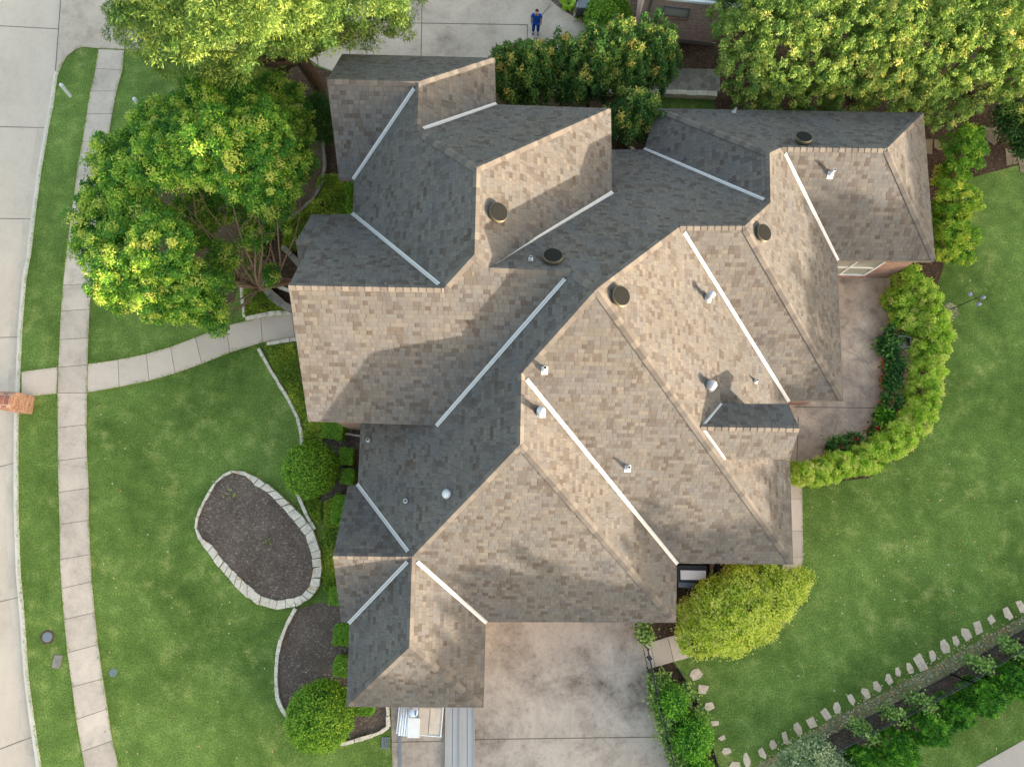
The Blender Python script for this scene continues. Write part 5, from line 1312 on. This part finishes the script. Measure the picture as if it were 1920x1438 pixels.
# flower pots along the hedge
def pot(px, py, r, h, mat, label, flower=None, square=False, n=420, spread=1.0, leafL=.15, mat2='lf_pot', ph=.45, rz=0.0):
    b = at(px, py, h); b[2] = .03; root = empty('flower_pot', tuple(b), label, 'flower pot', 'potted plants along the hedge')
    g = MB(); sides = 4 if square else 22; k = 1.35 if square else 1.0
    R = Matrix.Rotation(math.pi / 4 + rz, 3, 'Z')
    g.lathe(b, [(r * .72 * k, 0), (r * .95 * k, h * .8), (r * 1.06 * k, h * .82), (r * 1.06 * k, h), (r * .92 * k, h), (r * .88 * k, h * .9)], sides, 0, R); g.build('pot', M[mat], root)
    g = MB(); g.lathe(b, [(r * .87 * k, h * .87), (r * .5, h * .9), (.0001, h * .91)], sides, 0, R); g.build('soil', M['potsoil'], root)
    b2 = b + np.array([r * .38, -r * .1, 0]); lobes = [(b2[0], b2[1], h + ph * .3, r * .75 * spread, r * .75 * spread, ph * .55), (b2[0] + r * .15, b2[1] + r * .1, h + ph * .4, r * .6 * spread, r * .6 * spread, ph * .5)]
    foliage('plant', RNG, lobes, int(n * 2.2), leafL, leafL * .5, mat=M[mat2], parent=root, per=5, clump=.11, depth=1.0, jag=.02, wild=.7, tint=(.45, .2, .2), up=.8)
    if flower:
        lb = [(b[0] + RNG.uniform(.1, .6) * r, b[1] + RNG.uniform(-.35, .35) * r, h + ph * .75, .09, .09, .05) for _ in range(2)]
        foliage('flowers', RNG, lb, 130, .08, .07, mat=M[flower], parent=root, per=6, clump=.06, depth=.6, jag=.1, up=.8)
pot(1671, 624, .26, .4, 'darkpot', 'black pot with red flowers at the upper end of the patio row', 'petal')
pot(1658, 650, .30, .35, 'darkpot', 'dark pot with a wide leafy plant beside the white metal rack', None, n=600, spread=1.25, leafL=.18)
pot(1668, 685, .30, .32, 'terracotta', 'square terracotta pot with green leaves below the white metal rack', None, True)
pot(1664, 717, .29, .32, 'terracotta', 'square terracotta pot with blue green plants above the red flowers', None, True, rz=.08)
pot(1662, 754, .27, .34, 'terracotta', 'round terracotta pot with red and white flowers', 'petal', n=520)
pot(1650, 778, .27, .3, 'darkpot', 'dark round pot with yellow green plants near the patio joint', None, mat2='lf_arb')
pot(1637, 808, .22, .34, 'terracotta', 'terracotta pot with purple red leaves half under the hedge', 'petal', n=260)
pot(1592, 832, .34, .34, 'darkpot', 'large dark trough with red flowers, right half of the lower planting', 'petal', n=800, spread=1.2)
pot(1562, 838, .30, .34, 'darkpot', 'dark leafy planter at the lower left end of the patio row', 'petal', n=700, spread=1.2)
# white metal rack and slim rods
b = at(1678, 648, 0); b[2] = .03; root = empty('plant_rack', tuple(b), 'white metal rack standing between the first pots and the hedge', 'rack')
g = MB()
for dx in (-.25, .25):
    for dy in (-.22, .22): g.bar(b + [dx, dy, 0], b + [dx, dy, .75], .02, .02, up=(0, 1, 0))
g.build('legs', M['alu'], root)
g = MB()
for z in (.35, .75):
    for dy in (-.22, .22): g.bar(b + [-.25, dy, z], b + [.25, dy, z], .02, .02)
    for dx in (-.25, .25): g.bar(b + [dx, -.22, z], b + [dx, .22, z], .02, .02)
g.build('frame', M['alu'], root)
g = MB()
for i in range(5): g.bar(b + [-.18 + i * .09, -.21, .355], b + [-.18 + i * .09, .21, .355], .02, .015)
g.build('shelf', M['white'], root)
g = MB(); g.bar(at(1651, 793, .35), at(1676, 781, .35), .035, .035); g.bar(at(1653, 796, .3), at(1678, 785, .3), .03, .03)
tag(g.build('garden_stake', M['white']), 'pair of slim white rods lying between pots and hedge', 'stake')

# ------------------------------------------------------------------ neighbour's house at the upper edge
a = at(1189, 70, 0); c = at(1333, 86, 0)
nx = (c - a) / np.linalg.norm(c - a); ny = np.array([-nx[1], nx[0], 0])
nb = empty('neighbour_house', tuple(a), 'pinkish brick neighbour house with a downspout at the upper edge', 'house')
g = MB(); q_ = [a, c, c + ny * 9, a + ny * 9]; g.prism([p[:2] for p in q_], -.1, 3.3); nw = g.build('wall', M['brick_pink'], nb)
g = MB(); e0 = a - nx * .0 + [0, 0, 3.32]; 
rq = [a - nx * .35 - ny * .35 + [0, 0, 3.25], c + nx * .45 - ny * .35 + [0, 0, 3.25], c + nx * .45 + ny * 4.5 + [0, 0, 6.8], a - nx * .35 + ny * 4.5 + [0, 0, 6.8], a - nx * .35 + ny * 9.4 + [0, 0, 3.25], c + nx * .45 + ny * 9.4 + [0, 0, 3.25]]
g.add(rq, [[0, 1, 2, 3], [3, 2, 5, 4]]); ro_ = g.build('roof', M['cap'], nb)
g = MB(); g.bar(rq[0], rq[1], .12, .12); g.build('gutter', M['white'], ro_)
wl = a + nx * .85 - ny * .02
def nbx(x0, x1, z0, z1, dep, mat, name, par, out=.0):
    g = MB(); m_ = a + nx * (x0 + x1) / 2 - ny * (out); g.box((m_[0], m_[1], (z0 + z1) / 2), (x1 - x0, dep, z1 - z0), math.atan2(nx[1], nx[0])); return g.build(name, M[mat], par)
wn = nbx(.86, 2.02, 1.75, 2.3, .10, 'grey', 'window', nb, .0)
nbx(.93, 1.95, 1.82, 2.23, .04, 'glass', 'pane', wn, .045)
nbx(.80, 2.08, 1.60, 1.74, .16, 'brick', 'sill', wn, .03)
g = MB(); p_ = a + nx * .3 - ny * .06; g.bar(p_ + [0, 0, .1], p_ + [0, 0, 3.2], .09, .07, up=(0, 1, 0)); g.build('downspout', M['grey'], nb)
nbx(-.02, 3.7, 0, .22, .06, 'fascia', 'base_course', nb, .0)

# ------------------------------------------------------------------ the person
def skin(name, V_, E_, mat, parent, root=0, sub=2):
    me = bpy.data.meshes.new(name); me.from_pydata([v[0] for v in V_], E_, []); me.materials.append(M[mat] if isinstance(mat, str) else mat)
    o = link(name, me, parent); o.modifiers.new('skin', 'SKIN').use_smooth_shade = True
    sv = me.skin_vertices[0].data
    for i, v in enumerate(V_): sv[i].radius = (v[1], v[1]) if not hasattr(v[1], '__len__') else v[1]; sv[i].use_root = (i == root)
    s_ = o.modifiers.new('sub', 'SUBSURF'); s_.levels = sub; s_.render_levels = sub
    return o
M['skin'] = plain('skin', lin(186, 134, 108), .55, 0, .4, .05)
M['scrub'] = plain('blue scrubs cloth', lin(30, 82, 176), .85, 0, .2, .14, 12.0)
M['scrub2'] = plain('blue trousers cloth', lin(26, 72, 158), .85, 0, .2, .14, 12.0)
M['hair'] = plain('brown hair', lin(74, 38, 24), .6, 0, .4, .2, 30.0)
M['shoe'] = plain('blue shoes', lin(50, 90, 160), .6)
f = at(1004, 62, .02)
PS = .91
def pp(x, y, z): return (f[0] + x * PS, f[1] + y * PS, .02 + z * PS)
per = empty('person', (f[0], f[1], .02), 'person in blue scrubs with brown hair standing on the neighbour driveway looking down', 'person')
body = [(pp(0, 0, .95), (.13, .10)), (pp(0, .01, 1.15), (.12, .09)), (pp(0, 0, 1.35), (.12, .08)), (pp(0, 0, 1.45), (.055, .05)), (pp(0, -.02, 1.52), .052), (pp(0, -.05, 1.62), (.075, .09)), (pp(0, -.06, 1.70), (.07, .085))]
E_ = [(i, i + 1) for i in range(6)]
def add(pv, r, par):
    body.append((pv, r)); E_.append((par, len(body) - 1)); return len(body) - 1
for s_ in (-1, 1):
    sh = add(pp(s_ * .18, 0, 1.39), .045, 2); el = add(pp(s_ * .235, .02, 1.14), .042, sh); wr = add(pp(s_ * .245, -.05, .90), .028, el); pm = add(pp(s_ * .243, -.065, .83), (.022, .036), wr)
    for k, (dy, ln) in enumerate(((-.032, .075), (-.011, .088), (.011, .082), (.030, .064))):
        k1_ = add(pp(s_ * .240, -.065 + dy, .775), .0095, pm); add(pp(s_ * .228, -.070 + dy, .775 - ln), .0075, k1_)
    th_ = add(pp(s_ * .225, -.115, .80), .0105, pm); add(pp(s_ * .215, -.125, .75), .0085, th_)
    hp = add(pp(s_ * .095, 0, .88), .085, 0); kn = add(pp(s_ * .11, -.02, .48), .058, hp); an = add(pp(s_ * .12, .01, .09), .038, kn); add(pp(s_ * .13, -.15, .04), .034, an)
nose = add(pp(0, -.145, 1.64), .014, 5)
skin('body', body, E_, 'skin', per)
T_ = [(pp(0, 0, .84), (.175, .125)), (pp(0, .01, 1.05), (.16, .12)), (pp(0, 0, 1.28), (.18, .125)), (pp(0, 0, 1.44), (.15, .11))]; TE = [(0, 1), (1, 2), (2, 3)]
for s_ in (-1, 1):
    T_ += [(pp(s_ * .185, 0, 1.41), .078), (pp(s_ * .232, .015, 1.17), .068)]; TE += [(2, len(T_) - 2), (len(T_) - 2, len(T_) - 1)]
skin('scrub_top', T_, TE, 'scrub', per)
T_ = [(pp(0, 0, .93), (.15, .11))]; TE = []
for s_ in (-1, 1):
    T_ += [(pp(s_ * .095, 0, .84), .105), (pp(s_ * .11, -.015, .48), .085), (pp(s_ * .12, .01, .12), .075)]; n_ = len(T_); TE += [(0, n_ - 3), (n_ - 3, n_ - 2), (n_ - 2, n_ - 1)]
skin('trousers', T_, TE, 'scrub2', per)
skin('hair', [(pp(0, -.035, 1.72), (.092, .10)), (pp(0, .02, 1.66), (.085, .085)), (pp(0, .04, 1.56), (.07, .05))], [(0, 1), (1, 2)], 'hair', per)
for s_ in (-1, 1):
    skin('shoe', [(pp(s_ * .12, .03, .045), .045), (pp(s_ * .13, -.09, .045), .048), (pp(s_ * .135, -.18, .035), .036)], [(0, 1), (1, 2)], 'shoe', per)
    g = MB(); g.lathe(pp(s_ * .032, -.128, 1.655), [(.0001, -.011), (.011, 0), (.0001, .011)], 8); g.build('eye', M['black'], per)
